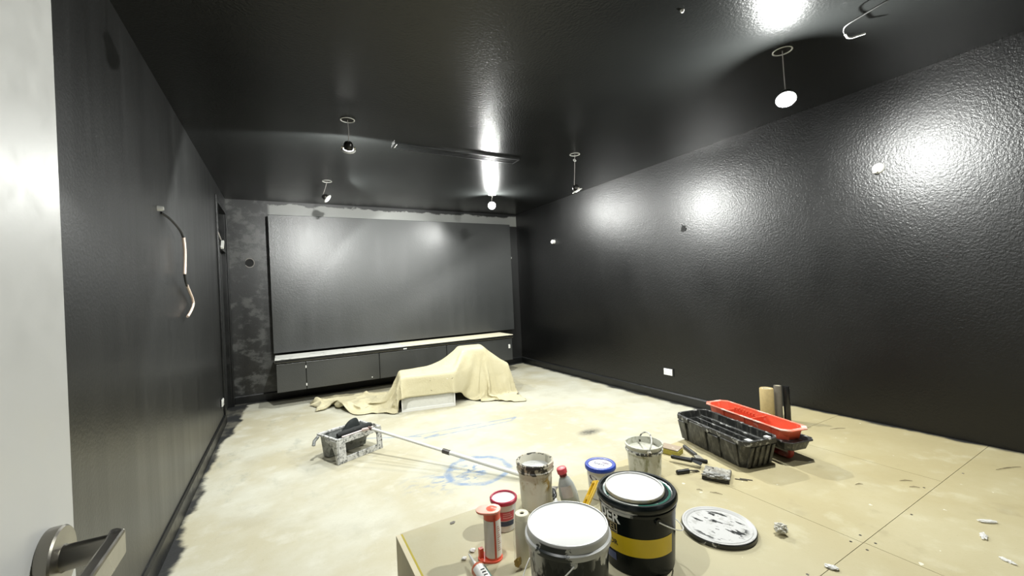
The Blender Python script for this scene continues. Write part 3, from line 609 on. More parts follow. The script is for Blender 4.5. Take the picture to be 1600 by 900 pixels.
[12,36,23,-39,-20,13,-7,-5,12,15,2,7,3,-6,-14,2,-18,5,9,7,-17,16,34,39,30,35,24,41,55,37,37,28,2,-1,0,0,0,0,0,0,0,0,1,2,6,7,10,11,17,27,29,3,-23,-25,-19,-23,-25,-25,-20,-25,-15,-8,-9,-20,-24,-20,-20,-25,-26,-27,-22,-18,-24,-20,-7,-27,10,4,6,-15],
[-1001,76,13,4,9,26,57,67,32,28,51,62,47,48,49,32,20,70,36,38,46,58,39,22,29,26,-21,-6,26,-2,0,21,38,38,37,38,37,38,38,38,38,37,38,37,37,36,37,35,35,29,19,31,36,32,38,36,29,35,29,14,35,28,21,14,25,18,22,17,18,27,23,22,29,33,7,21,21,22,30,21],
[727,-18,-9,16,39,10,-32,-39,-57,-68,-52,-26,-40,-24,-7,-18,-19,-17,-24,-8,-15,15,4,-16,-28,-19,-33,-28,-17,-5,-1,-2,-1,-2,-2,-2,-2,-1,0,0,0,0,-1,0,-1,0,0,0,1,-2,-3,-6,7,17,1,2,18,3,-21,18,-1,-20,-13,21,8,-22,5,3,3,3,-16,12,-6,-12,12,-3,-13,-1,-5,-21],
[12,34,27,-41,-18,23,-7,-15,12,22,5,-12,2,2,-3,15,-38,-8,17,16,-7,-2,36,46,31,31,19,40,56,37,37,27,1,0,0,0,0,0,0,0,0,0,2,5,6,9,12,13,13,24,32,18,-14,-25,-19,-20,-25,-24,-19,-25,-16,-7,-13,-23,-22,-20,-24,-25,-27,-24,-20,-24,-20,-19,-30,-22,5,0,10,-8],
[-1009,78,15,0,7,31,47,69,47,23,41,62,47,55,60,35,0,55,52,32,46,51,41,21,20,27,18,-11,21,0,0,21,38,38,38,37,38,37,38,39,37,38,37,38,36,36,37,34,34,33,22,22,38,34,38,37,32,34,30,18,33,25,22,21,20,25,11,18,27,26,26,29,28,15,20,17,19,17,24,37],
[743,-19,-9,14,40,15,-36,-43,-47,-59,-58,-34,-35,-24,-1,-15,-27,-30,-4,-31,-4,9,7,-6,-24,-27,-20,-31,-17,-5,-1,-1,-1,-2,-2,-2,-2,-1,0,0,0,0,-1,-1,-1,-1,-1,-1,1,0,-2,-10,-5,15,2,-4,14,6,-19,15,-3,-25,5,18,-18,-1,8,-1,6,-16,9,0,-8,6,10,-21,7,-7,-14,-8],
[12,33,28,-40,-13,18,6,-14,-3,28,13,-38,7,21,1,12,-35,-10,-5,-2,2,12,32,54,39,30,21,38,49,36,38,26,1,0,0,0,0,0,0,0,0,1,4,6,8,11,12,15,14,17,31,28,0,-22,-19,-17,-24,-23,-20,-25,-16,-8,-17,-23,-20,-23,-27,-24,-25,-21,-25,-22,-20,-25,-31,-21,-18,-7,-10,1],
[-1019,81,19,-5,6,35,45,63,56,30,31,50,56,54,65,44,-3,34,40,44,44,51,51,42,19,8,13,16,6,3,2,21,39,37,38,37,38,38,38,38,38,38,37,37,37,35,36,35,33,32,29,20,31,37,39,38,34,34,31,23,31,26,23,22,23,10,20,24,30,26,29,27,24,17,20,7,0,30,32,29],
[757,-17,-7,14,36,12,-29,-46,-46,-50,-54,-56,-21,-31,1,-5,-25,-43,-26,10,-4,-5,0,-2,-4,-24,-38,-28,-12,-5,0,-1,-1,-1,-3,-2,-1,-1,0,0,0,-1,-1,-2,-1,-1,-2,-1,-2,2,-1,-10,-13,6,3,-7,9,7,-18,13,-10,-15,15,-5,-8,7,-2,7,-6,5,1,-3,-3,9,-15,5,2,2,-10,-4],
[15,28,27,-39,-6,-3,17,6,-11,19,26,-54,-5,32,21,4,-31,-9,0,-2,-8,1,24,46,53,40,23,41,40,38,37,27,0,0,0,0,0,0,0,0,0,2,5,8,10,12,13,15,19,16,22,32,15,-15,-18,-16,-21,-23,-19,-26,-15,-11,-21,-20,-23,-27,-24,-23,-22,-26,-23,-22,-23,-28,-24,-29,-26,-17,-6,1],
[-1030,83,25,-10,10,36,40,60,62,38,29,29,67,52,66,43,7,21,37,37,36,53,55,56,45,17,-8,8,8,5,3,22,39,37,38,38,38,39,38,38,37,38,37,37,36,35,35,35,33,31,31,26,24,37,40,38,36,35,33,26,30,28,24,20,13,20,25,30,28,28,29,26,19,22,8,2,22,25,17,21],
[766,-9,-5,14,30,6,-27,-37,-45,-50,-45,-67,-14,-40,-5,5,-31,-29,-19,0,-24,-5,0,9,3,-16,-26,-35,-17,-4,0,-1,0,-2,-2,-2,0,-1,0,-1,0,-2,-1,-2,-2,-1,-2,-2,-1,-2,1,-8,-18,-3,0,-8,4,5,-15,10,-15,-2,5,-5,0,0,7,-1,4,6,-1,-7,5,-11,1,4,-4,-6,-5,2],
[16,23,26,-36,-12,-1,6,20,1,6,32,-50,-14,21,20,12,-24,-19,1,16,4,-13,12,33,53,42,33,47,40,38,37,27,0,0,0,0,0,0,0,0,0,4,6,9,11,13,15,17,17,21,19,26,26,-2,-16,-15,-19,-22,-19,-25,-16,-15,-21,-23,-25,-25,-24,-21,-24,-24,-24,-22,-28,-24,-27,-30,-27,-16,-12,-15],
[-1041,83,33,-12,12,37,38,51,67,46,34,5,74,47,64,43,12,22,34,24,27,60,58,56,62,45,0,-5,-6,5,5,23,38,38,38,38,39,38,38,38,38,37,37,36,36,35,34,34,33,32,30,30,25,33,41,39,37,36,35,30,29,29,19,18,19,26,29,30,29,30,28,23,22,7,8,22,24,18,21,0],
[772,1,-1,13,20,8,-23,-40,-40,-47,-45,-69,-16,-31,-24,10,-30,-25,-11,-26,-40,1,4,15,23,-15,-17,-31,-20,-3,1,0,-1,-2,-1,-1,-1,0,-1,-1,0,-2,-2,-2,-1,-2,-2,-2,-2,-1,-1,-7,-19,-13,-8,-6,-1,2,-11,6,-13,2,-3,-3,2,7,3,4,4,1,-5,3,-10,-2,6,-6,-7,0,1,-1],
[17,18,24,-32,-11,-2,-1,15,13,6,25,-36,-22,24,4,7,-16,-12,-1,28,0,-2,6,23,46,34,29,60,52,37,38,26,0,0,0,0,0,0,0,0,0,4,8,10,12,15,16,18,18,20,23,22,29,13,-11,-15,-18,-20,-19,-25,-16,-19,-23,-24,-26,-24,-23,-23,-23,-23,-22,-27,-26,-27,-30,-29,-28,-27,-21,-20],
[-1048,79,41,-12,14,37,38,44,57,59,37,-6,72,47,55,41,15,32,33,15,23,60,65,54,54,60,21,-6,-4,-2,5,23,38,38,39,39,39,38,38,37,38,37,37,36,35,35,34,33,32,32,31,30,28,34,39,39,38,37,37,33,30,24,20,21,26,28,30,30,31,31,26,24,9,12,22,23,18,11,0,10],
[783,5,2,12,13,3,-12,-36,-53,-36,-48,-62,-22,-25,-29,1,-29,-13,-11,-39,-49,5,14,-6,28,10,-13,-27,-23,0,2,0,-1,-2,-1,-1,0,-1,-1,0,-1,-2,-1,-2,-2,-2,-2,-2,-2,-1,-1,-7,-17,-17,-14,-14,-9,0,-6,1,-6,-8,1,2,7,5,4,2,3,-5,4,-10,-4,4,-8,-5,7,12,-6,11],
[16,18,20,-27,-16,10,-9,6,10,8,19,-16,-26,28,-7,-9,-11,-2,12,18,16,1,3,20,40,31,20,63,61,37,37,26,0,0,0,0,0,0,0,0,0,5,9,11,13,16,17,18,20,21,22,23,26,16,1,-7,-13,-20,-20,-23,-21,-20,-24,-26,-25,-24,-23,-23,-23,-20,-26,-25,-28,-31,-29,-29,-31,-33,-31,-28],
[-1052,74,46,-10,13,38,39,40,53,50,41,-2,66,52,51,27,37,31,27,18,22,55,70,48,47,50,35,11,-4,7,0,23,38,39,39,39,39,38,38,37,38,37,37,35,36,34,34,33,32,31,31,30,30,35,40,39,38,38,39,37,26,25,24,23,28,31,30,32,31,31,27,13,14,22,20,7,2,-4,-4,15],
[782,16,8,12,7,6,-11,-29,-50,-49,-48,-51,-29,-23,-25,-20,5,-16,-15,-35,-57,1,17,-12,0,22,3,-15,-21,-1,4,1,-2,-2,-1,-1,-1,0,-1,-1,-1,-1,-2,-2,-1,-2,-2,-2,-1,-1,-2,-7,-16,-16,-14,-16,-16,-15,-7,-2,-10,5,1,9,5,2,0,1,-1,-1,-3,-9,4,-7,-1,13,9,0,-2,16],
[28,12,13,-25,-14,3,0,-4,7,4,15,-1,-20,26,-13,-19,2,3,9,20,21,-2,14,22,32,26,27,55,57,36,37,26,0,0,0,0,0,0,0,0,1,6,9,12,14,16,17,19,20,22,22,23,24,12,-1,1,1,-6,-18,-23,-24,-25,-26,-28,-25,-22,-22,-23,-22,-21,-25,-27,-31,-31,-31,-35,-36,-36,-37,-28],
[-1051,68,46,-5,11,37,39,40,48,38,37,15,63,50,44,35,41,30,30,25,23,47,62,43,41,40,33,20,14,9,8,20,40,39,40,39,39,38,37,38,38,37,36,36,35,34,34,33,32,31,30,30,31,37,39,39,39,39,42,44,23,25,23,28,31,32,31,32,32,33,20,15,18,13,-2,-2,0,0,-5,15],
[793,11,16,12,-5,5,-3,-27,-42,-54,-49,-47,-26,-22,-32,-7,10,-16,-20,-28,-54,-10,6,-12,-5,2,13,2,-10,0,6,2,-3,-2,-2,-1,-1,0,-1,-1,-1,-1,-2,-2,-1,-2,-2,-1,-2,-1,-1,-7,-15,-15,-15,-15,-15,-16,-19,-15,3,5,6,5,0,-1,-3,-1,-1,-3,-6,7,0,5,4,5,3,4,2,10],
[31,16,8,-26,-6,9,-1,-7,-10,2,7,7,-8,19,-18,-11,4,1,-1,12,23,10,17,37,28,25,45,40,42,37,37,28,0,0,0,0,0,0,0,0,4,6,9,12,14,16,18,19,20,22,22,24,22,7,0,0,0,2,0,-10,-34,-28,-29,-25,-22,-20,-21,-23,-23,-21,-28,-32,-32,-35,-37,-37,-38,-38,-35,-23],
[-1040,57,39,2,13,35,38,38,45,43,27,25,56,48,42,37,42,34,34,27,28,40,62,46,28,24,43,16,21,18,15,16,43,39,40,39,38,38,38,38,37,37,37,36,35,35,33,32,32,31,30,30,31,38,39,38,39,40,41,45,26,25,29,31,32,32,31,31,32,38,16,7,5,3,3,3,3,2,-7,4],
[797,20,16,13,-5,11,-10,-34,-37,-43,-50,-48,-26,-22,-27,-6,4,-12,-16,-30,-47,-18,0,-8,-9,-3,18,7,-9,3,9,7,-6,-4,-2,-2,0,-1,0,-1,-1,-2,-1,-2,-2,-2,-2,-1,-1,-1,-2,-6,-14,-15,-14,-15,-14,-15,-15,-18,1,4,2,-1,0,-2,-2,-2,-4,-4,3,4,4,4,3,2,3,4,8,-10],
[17,23,20,-27,-15,11,3,4,-10,-10,-4,6,4,13,-16,-6,9,4,-1,-8,12,15,22,29,35,39,52,39,37,33,33,33,2,0,-1,0,0,0,0,2,4,7,9,11,13,16,18,20,21,21,23,24,22,5,-1,0,0,0,0,2,-31,-28,-24,-22,-21,-21,-22,-23,-23,-18,-35,-36,-37,-38,-37,-38,-39,-37,-32,-33],
[-1031,49,29,10,19,32,37,37,42,42,35,26,45,45,42,38,40,37,37,35,29,41,59,40,20,33,50,6,26,23,10,25,39,38,38,38,38,37,38,37,38,37,36,37,35,35,34,33,31,31,30,29,32,37,39,39,38,39,41,42,31,27,31,31,31,28,28,29,34,39,19,-4,1,2,3,3,5,14,13,8],
[811,21,14,14,-5,17,-16,-38,-35,-41,-41,-47,-29,-22,-23,-8,-5,-10,-10,-22,-49,-21,-10,-7,-6,4,34,-4,-23,4,17,0,-1,0,-1,0,-1,-1,0,-1,-2,-2,-2,-2,-1,-1,-1,-2,-1,-1,-1,-6,-13,-14,-14,-14,-14,-14,-15,-14,-2,2,0,0,-1,-1,-2,-2,-2,-3,1,2,1,1,1,2,2,2,4,-3],
[12,24,31,-26,-22,-4,4,14,1,-4,-7,-9,7,6,-12,2,14,-6,-5,7,-11,10,17,30,40,35,53,45,44,30,29,25,10,6,5,4,3,3,2,3,5,6,7,10,12,13,16,19,20,23,23,25,21,3,-1,0,0,0,0,2,-24,-26,-22,-23,-25,-25,-25,-25,-20,-15,-33,-39,-38,-38,-37,-38,-38,-35,-34,-36],
[-1029,45,19,23,23,32,35,31,42,42,38,30,38,38,43,38,41,40,39,35,39,36,46,30,32,43,52,12,36,18,8,27,36,36,36,35,37,37,38,37,37,37,37,37,35,35,33,32,31,30,30,29,32,38,38,39,38,39,40,42,33,27,28,27,28,27,30,32,37,38,20,-1,1,1,2,4,15,5,7,2],
[829,22,8,14,1,17,-14,-53,-32,-35,-34,-45,-32,-28,-17,-8,-9,-13,-10,-12,-42,-27,-17,-9,4,-1,44,-11,-42,13,18,-16,2,5,8,7,3,0,-1,-2,-1,-1,-2,-1,-1,0,0,-2,-1,-1,-1,-6,-11,-13,-15,-14,-13,-14,-13,-13,-4,2,0,-2,-2,-1,-1,-1,-2,-1,1,1,2,1,1,1,0,-1,-2,-4],
[24,15,39,-24,-37,6,-11,6,7,1,-1,-4,-2,-3,-3,10,-3,2,14,-19,9,-2,10,36,32,22,60,45,41,30,28,15,12,10,9,9,8,6,2,2,5,7,8,11,12,15,18,20,22,23,24,25,20,2,-1,0,0,0,0,3,-19,-28,-26,-27,-28,-27,-24,-19,-16,-16,-34,-38,-38,-38,-38,-37,-36,-37,-37,-37],
[-1022,29,14,42,19,31,37,32,36,43,35,36,35,36,43,44,31,41,45,38,41,33,37,42,36,32,64,23,33,-1,24,25,35,36,35,36,34,35,36,36,35,36,36,36,35,35,34,32,31,31,30,28,33,38,38,39,38,39,40,41,35,24,26,27,29,30,33,33,33,37,19,5,5,4,3,1,-4,3,4,8],
[843,25,6,8,9,20,-18,-56,-37,-29,-33,-38,-34,-27,-16,-7,-12,-14,-9,-11,-36,-27,-21,-13,-16,12,37,-8,-37,20,2,-19,3,6,3,7,11,10,7,3,0,-2,-1,-1,0,1,0,-2,-2,-1,-1,-5,-10,-12,-15,-14,-13,-13,-12,-13,-4,1,0,-2,-2,-2,-2,-1,0,0,1,0,0,0,1,1,1,-2,-3,-2],
[11,38,37,-22,-45,2,1,-10,0,5,-5,2,0,-2,2,8,11,-6,22,-17,-18,3,17,18,21,27,59,52,38,30,22,13,12,10,10,9,8,10,10,11,12,11,11,11,12,13,17,20,21,22,23,25,20,1,-1,0,0,0,0,4,-17,-30,-28,-28,-27,-24,-19,-18,-22,-17,-34,-39,-37,-38,-38,-38,-39,-38,-37,-36],
[-1026,21,13,46,28,36,37,32,35,39,39,35,35,34,41,50,18,42,53,42,41,34,34,40,38,38,62,30,17,11,24,27,34,36,34,36,36,35,36,35,35,35,34,34,34,33,32,32,31,31,31,29,29,38,39,39,39,38,39,41,36,25,26,28,30,30,31,30,34,37,17,3,3,4,4,5,3,2,1,13],
[863,19,6,12,9,15,-14,-57,-37,-27,-32,-35,-35,-27,-17,-1,-8,-25,-16,-14,-21,-25,-27,-27,-16,-5,18,11,-8,18,-17,-16,7,2,7,4,2,5,8,7,6,5,4,4,3,3,0,0,0,1,1,-1,-8,-13,-14,-14,-13,-12,-12,-11,-5,0,0,-2,-2,-2,-2,-1,0,1,0,0,0,0,1,1,-1,-1,-2,-2],
[12,47,34,-26,-42,-13,7,-3,-1,2,-5,0,1,2,5,1,18,-20,15,8,-26,-2,5,14,19,26,69,45,35,28,17,13,12,11,11,8,11,9,10,10,12,14,15,17,16,18,20,20,22,22,21,25,23,0,0,0,0,0,0,4,-15,-31,-27,-26,-26,-23,-24,-22,-20,-16,-35,-39,-37,-38,-39,-39,-38,-38,-37,-34],
[-1033,15,18,48,34,39,38,34,31,39,40,34,39,32,40,52,13,39,55,42,46,34,35,35,33,51,69,19,14,23,16,33,34,35,36,35,35,35,36,34,35,34,33,34,33,34,32,32,31,31,29,24,26,40,40,39,39,39,39,40,37,25,27,28,28,30,31,31,34,36,16,1,2,3,3,3,2,4,10,16],
[877,13,11,13,11,7,-10,-54,-37,-25,-30,-33,-35,-28,-15,2,-6,-26,-29,-15,-6,-28,-27,-30,-20,-3,9,-1,16,0,-28,-7,8,3,0,9,8,4,4,4,4,5,4,5,4,5,4,5,5,6,6,6,-3,-16,-15,-14,-13,-12,-10,-11,-5,0,-1,-1,-2,-2,-2,-1,0,1,-1,0,-1,0,0,0,0,0,-1,-2],
[11,56,28,-29,-38,-5,-4,-5,3,4,-9,0,1,3,-1,6,21,-22,9,-5,-11,5,-4,22,10,15,62,50,32,23,13,14,13,12,11,10,9,11,12,14,15,16,16,17,16,17,19,20,22,22,24,32,29,1,-1,0,0,0,0,4,-14,-31,-27,-26,-26,-25,-23,-21,-20,-18,-35,-38,-38,-38,-40,-39,-38,-37,-37,-33],
[-1040,20,16,47,41,40,40,35,30,36,41,35,43,33,38,50,18,32,46,48,51,33,38,38,24,52,75,22,13,17,20,35,34,36,36,37,35,34,35,34,34,34,33,33,33,32,32,31,30,31,29,20,26,38,40,40,40,39,38,41,37,24,28,29,29,29,31,31,32,35,17,1,2,2,2,3,6,11,11,14],
[890,9,12,13,16,-4,-6,-48,-37,-21,-30,-31,-36,-26,-12,1,-7,-34,-39,-1,10,-38,-28,-28,-28,8,-21,15,17,-21,-27,1,8,4,1,-1,7,12,8,7,6,5,4,4,3,3,6,8,8,8,7,12,4,-11,-16,-15,-13,-11,-10,-9,-5,-2,-1,-1,-1,-2,-2,-1,0,0,-1,0,0,-1,0,0,-1,-1,-1,-1],
[11,53,23,-28,-28,9,-7,-20,0,12,-13,0,4,0,-4,11,18,-28,6,-6,6,-2,0,17,-6,24,48,46,36,17,12,14,14,12,12,12,10,11,13,14,16,16,17,18,18,19,20,20,21,22,23,32,32,15,3,-2,-1,0,0,4,-13,-32,-26,-26,-25,-25,-23,-22,-21,-19,-35,-38,-37,-39,-40,-40,-37,-35,-35,-35],
[-1050,33,15,46,43,44,36,35,30,36,42,37,45,35,35,42,31,28,42,50,39,33,50,42,20,46,81,23,10,15,28,35,35,35,37,37,37,35,35,34,34,34,33,34,32,32,29,30,31,31,17,27,28,35,37,39,40,39,39,41,37,21,30,29,29,30,30,31,32,35,14,-3,3,3,4,4,6,8,7,-1],
[902,10,14,11,15,-8,1,-46,-39,-17,-31,-29,-38,-21,-11,-4,-3,-32,-41,8,-6,-39,-19,-28,-28,-29,-12,33,5,-32,-19,6,8,5,2,0,-3,3,6,7,6,6,5,7,7,9,12,11,6,5,17,5,0,0,-1,-10,-12,-12,-10,-8,-5,-3,-1,0,-2,-2,-2,-1,1,0,-2,0,-1,0,0,0,-1,-2,-3,-19],
[12,44,22,-27,-14,-2,8,-23,-5,13,-10,-6,9,-1,-8,23,7,-29,-1,0,35,-16,-17,13,-12,25,31,49,37,13,12,14,14,13,13,12,11,12,14,15,15,16,16,17,18,18,21,20,21,21,26,26,28,21,18,10,4,-1,-3,4,-13,-35,-25,-25,-25,-24,-24,-22,-21,-20,-34,-37,-38,-38,-40,-39,-38,-37,-36,-31],
[-1060,34,29,42,43,49,32,37,30,36,40,41,46,36,34,40,36,30,40,43,51,17,52,46,23,48,67,21,26,12,32,34,35,36,36,37,37,36,36,34,35,33,32,32,30,30,32,33,30,17,29,26,28,33,35,38,39,39,39,42,40,19,28,29,31,31,30,30,33,33,17,11,9,6,5,5,5,6,7,-4],
[916,9,14,10,11,-4,6,-42,-41,-19,-30,-27,-37,-21,-10,-5,-2,-24,-33,-4,-2,-43,-38,-21,-28,-32,-6,21,-3,-34,-11,8,7,5,5,0,1,0,2,5,6,7,9,11,12,11,8,1,6,17,4,9,-2,3,-8,4,-3,-5,-6,-4,-3,-9,-1,-2,-1,-2,-1,-1,2,1,-6,-8,-8,-7,-7,-6,-6,-4,-3,3],
[12,38,11,-22,-13,0,18,-19,-12,13,-14,0,10,-1,-9,20,10,-25,-5,22,21,-25,4,-9,5,-12,38,48,25,12,12,15,14,13,13,12,13,12,13,15,15,16,17,18,19,19,19,19,20,25,21,25,25,21,16,14,13,9,6,5,-12,-38,-26,-23,-23,-23,-23,-23,-21,-22,-34,-35,-36,-38,-38,-39,-37,-37,-36,-34],
[-1067,43,31,41,44,50,28,34,38,34,40,44,44,39,36,41,37,30,42,47,54,-6,52,42,36,46,51,35,29,15,33,35,36,35,36,36,36,36,35,35,33,33,31,32,32,33,33,29,21,27,25,28,28,31,32,36,38,38,38,39,39,23,21,25,29,32,32,32,33,34,17,9,8,10,10,10,10,9,6,-16],
[932,6,15,10,10,-5,9,-39,-38,-24,-27,-26,-34,-23,-7,-17,-8,-20,-12,-7,-5,-36,-50,-28,-18,-25,-9,7,-20,-31,-3,6,6,5,7,4,1,2,4,5,7,10,10,10,7,2,0,9,14,6,16,2,-1,7,-14,7,-8,-2,-1,2,3,-1,-7,-7,-2,1,1,1,2,2,-1,-10,-8,-8,-8,-9,-8,-3,-2,-8],
[12,22,5,-14,5,-10,18,-17,-9,6,-6,0,10,2,-11,1,21,-3,-12,12,14,-27,1,7,-3,-10,44,29,14,11,14,14,14,13,13,14,12,13,14,15,16,17,17,18,17,18,17,20,23,21,22,23,24,21,14,14,10,9,8,6,-5,-30,-30,-27,-23,-21,-20,-20,-21,-19,-32,-34,-35,-36,-36,-36,-36,-35,-37,-19],
[-1072,43,39,40,46,48,34,30,39,36,42,42,40,41,39,41,42,30,40,44,51,-4,50,40,36,47,35,50,23,28,35,35,35,36,34,35,35,35,35,34,33,33,34,34,34,33,28,23,28,24,25,30,27,29,31,33,36,36,37,38,37,26,17,21,26,29,32,32,32,31,26,16,4,2,6,8,7,3,6,10],
[950,2,13,16,7,-7,5,-32,-35,-27,-24,-24,-33,-24,2,-11,-34,-15,-4,-6,-15,-14,-61,-37,-16,-13,-22,-10,-25,-20,0,3,4,5,6,9,6,5,6,6,7,7,5,1,-1,2,13,14,5,16,15,-9,6,6,-17,9,-9,0,-6,6,-3,16,1,-10,-5,-6,-1,0,1,-1,7,5,-9,-13,-12,-11,-9,-8,-8,-14],
[12,8,-1,-3,12,-15,22,-1,-18,-4,0,1,7,0,0,-2,8,19,-20,5,19,-26,-3,2,1,-2,35,2,14,12,14,14,13,14,13,14,13,14,15,16,16,17,16,16,16,17,19,22,20,21,21,21,25,20,13,13,10,8,7,6,-7,-18,-27,-28,-25,-24,-21,-20,-21,-21,-23,-28,-32,-36,-35,-35,-34,-34,-34,-33],
[-1073,43,39,42,50,48,37,28,38,40,45,41,33,38,41,42,47,32,36,42,30,28,46,41,34,41,32,48,30,32,36,35,35,35,35,34,34,35,34,34,34,34,35,34,34,27,25,30,26,21,30,27,26,29,30,31,33,34,36,35,35,31,19,13,19,30,30,31,31,30,28,23,17,13,-3,-1,2,1,5,21],
[968,0,17,16,1,-7,-9,-17,-32,-27,-25,-23,-33,-18,13,-1,-40,-28,-4,-9,-25,-6,-56,-41,-15,-10,-30,-27,-24,-11,-2,1,3,2,5,7,8,7,7,5,4,2,0,1,6,16,16,1,15,22,0,-12,16,1,-19,12,-10,1,-8,15,-13,11,20,-5,-14,0,-5,-5,0,-4,-1,12,12,-11,-9,-10,-11,-15,-16,-17],
[12,0,0,0,13,-15,15,15,-18,-10,-1,2,6,6,-8,-2,7,16,-18,1,44,-31,-22,4,14,5,3,-10,14,14,13,14,14,14,13,13,14,14,16,17,15,16,16,15,16,19,21,19,20,21,19,20,25,19,12,14,8,9,5,8,-9,-15,-19,-28,-27,-23,-23,-22,-21,-21,-24,-23,-25,-29,-35,-36,-35,-34,-33,-22],
[-1072,41,40,44,54,50,38,28,33,43,50,42,31,32,42,40,49,37,33,41,30,29,49,46,36,34,28,46,39,30,36,34,35,35,35,35,34,35,34,35,34,34,34,33,27,28,31,29,20,26,28,28,23,28,32,28,31,31,36,29,32,37,21,19,11,17,32,31,29,32,23,29,21,24,23,-9,-3,1,7,20],
[984,5,17,12,-3,-10,-9,-13,-26,-32,-21,-22,-30,-16,22,12,-42,-38,-6,-8,-31,-37,-30,-40,-19,-20,-23,-33,-26,-11,-2,3,-2,0,1,3,6,6,5,5,3,3,5,11,18,16,-4,12,24,15,-17,0,19,-7,-17,15,-10,1,-9,20,-18,2,19,21,-12,-16,2,-4,-6,3,-12,1,14,16,-12,-4,-9,-14,-17,-23],
[12,5,5,-6,4,1,-3,22,-15,-6,-7,-1,10,0,-1,-8,6,7,-8,-4,48,-5,-27,-12,-4,3,8,14,-16,6,13,15,13,13,14,13,14,14,16,17,16,16,14,16,19,19,18,18,22,20,15,21,24,18,12,13,9,8,5,9,-10,-13,-17,-20,-29,-28,-22,-22,-22,-21,-26,-23,-23,-21,-23,-37,-36,-35,-32,9],
[-1069,38,41,47,57,48,39,31,29,47,50,38,35,33,39,39,40,45,39,36,44,27,37,53,40,34,18,41,42,35,36,34,36,35,35,35,35,35,34,34,34,33,32,29,30,32,31,23,22,29,27,27,21,27,32,27,28,29,34,24,30,37,33,11,19,14,17,30,31,30,29,19,28,23,28,27,2,2,3,16],
[999,7,16,7,-3,-5,-9,-21,-17,-35,-28,-26,-10,-16,26,16,-39,-32,-7,-11,-51,-39,-23,-37,-19,-20,-29,-32,-19,-13,-10,-9,-3,1,1,0,2,4,6,6,6,8,13,16,12,-3,11,21,22,-1,-19,11,19,-15,-13,17,-12,2,-9,24,-19,1,4,23,17,-17,-14,2,-1,-6,2,-13,-3,16,15,-13,-24,-12,3,-22],
[11,10,-7,4,-1,3,-1,15,-7,-15,13,1,-10,9,0,-6,7,-7,-2,8,9,33,-32,-19,6,-3,27,-3,-31,0,6,10,12,14,14,13,14,14,16,16,16,16,16,18,17,19,17,21,21,17,15,20,23,15,12,14,8,7,5,10,-9,-13,-15,-19,-21,-29,-28,-22,-22,-24,-20,-27,-23,-21,-20,-19,-26,-33,-34,-6],
[-1067,38,41,49,59,46,38,36,30,47,48,40,35,34,42,38,38,46,41,36,41,34,28,52,46,37,15,39,39,35,35,35,36,36,36,35,35,35,34,34,33,31,32,32,33,31,26,21,27,26,32,23,19,25,32,27,25,26,35,15,31,36,33,27,5,20,20,16,28,31,30,26,18,28,25,29,24,17,-4,4],
[1015,7,15,2,0,-2,-8,-19,-20,-34,-38,-22,-9,-3,2,10,-17,-16,-3,-16,-52,-61,-21,-21,-20,-18,-31,-31,-17,-12,-12,-11,-10,-7,-2,2,3,4,5,6,9,11,13,7,-1,10,19,22,13,-17,-7,19,14,-21,-8,17,-13,3,-10,28,-18,-3,3,5,26,10,-16,-11,4,-3,-1,-2,-15,-4,17,-5,-14,-20,4,8],
[12,11,-9,3,1,2,7,10,-8,-16,-1,16,-1,1,12,-4,-19,7,2,-9,14,28,-17,-20,-8,2,34,-7,-31,3,3,-3,4,9,12,14,14,15,15,16,16,16,17,16,18,18,20,20,20,16,16,19,21,13,12,13,7,7,5,11,-9,-12,-14,-17,-22,-24,-28,-27,-22,-22,-22,-21,-26,-23,-21,-16,-17,-18,-19,-24],
[-1064,38,44,51,57,46,43,34,32,44,47,39,36,39,38,40,42,43,45,37,37,34,26,45,55,35,16,38,36,35,35,37,36,36,36,37,35,34,34,33,33,33,34,33,31,28,23,24,28,28,32,16,21,22,31,27,22,25,34,8,34,30,33,31,24,2,22,22,15,27,30,31,24,18,27,27,19,29,19,16],
[1032,5,9,3,4,-1,-7,-20,-22,-29,-36,-31,-4,0,-1,-4,0,-11,-3,-8,-56,-68,-16,-17,-24,-17,-33,-28,-16,-13,-12,-10,-11,-11,-10,-5,2,5,6,7,9,8,5,4,10,16,21,19,-2,-18,1,26,7,-27,-2,17,-15,5,-10,28,-11,-11,10,-7,9,27,5,-15,-8,4,-2,4,-6,-14,-7,10,-23,4,-7,15],
[12,15,-11,5,-2,6,-3,8,1,-17,2,0,11,4,14,-3,-18,-5,2,6,-12,24,3,-24,-5,8,11,0,-17,1,-4,0,0,2,4,9,15,15,14,16,15,17,16,16,18,20,20,21,17,16,16,20,18,12,11,12,6,7,4,11,-7,-13,-12,-17,-19,-26,-24,-25,-27,-22,-20,-18,-21,-28,-25,-16,-11,-7,-12,-18],
[-1061,41,46,51,55,45,48,35,33,40,44,40,39,39,41,43,40,38,49,36,40,35,27,37,51,36,21,35,35,35,37,37,36,36,36,37,37,35,35,34,34,34,33,31,29,26,23,27,28,31,29,8,21,21,31,28,18,25,35,1,35,24,33,29,31,20,3,24,25,11,28,30,31,29,8,18,27,33,35,32],
[1049,0,5,6,8,-2,-7,-22,-26,-20,-31,-31,-14,-2,3,7,-4,-18,1,-11,-44,-59,-25,-17,-25,-21,-27,-27,-16,-14,-11,-10,-11,-11,-11,-11,-8,-3,5,7,7,6,8,11,14,18,21,11,-14,-12,10,28,-4,-29,5,15,-16,7,-11,28,-3,-20,13,-3,-6,16,22,0,-10,-9,8,-5,9,-2,-14,-14,-11,7,6,11],
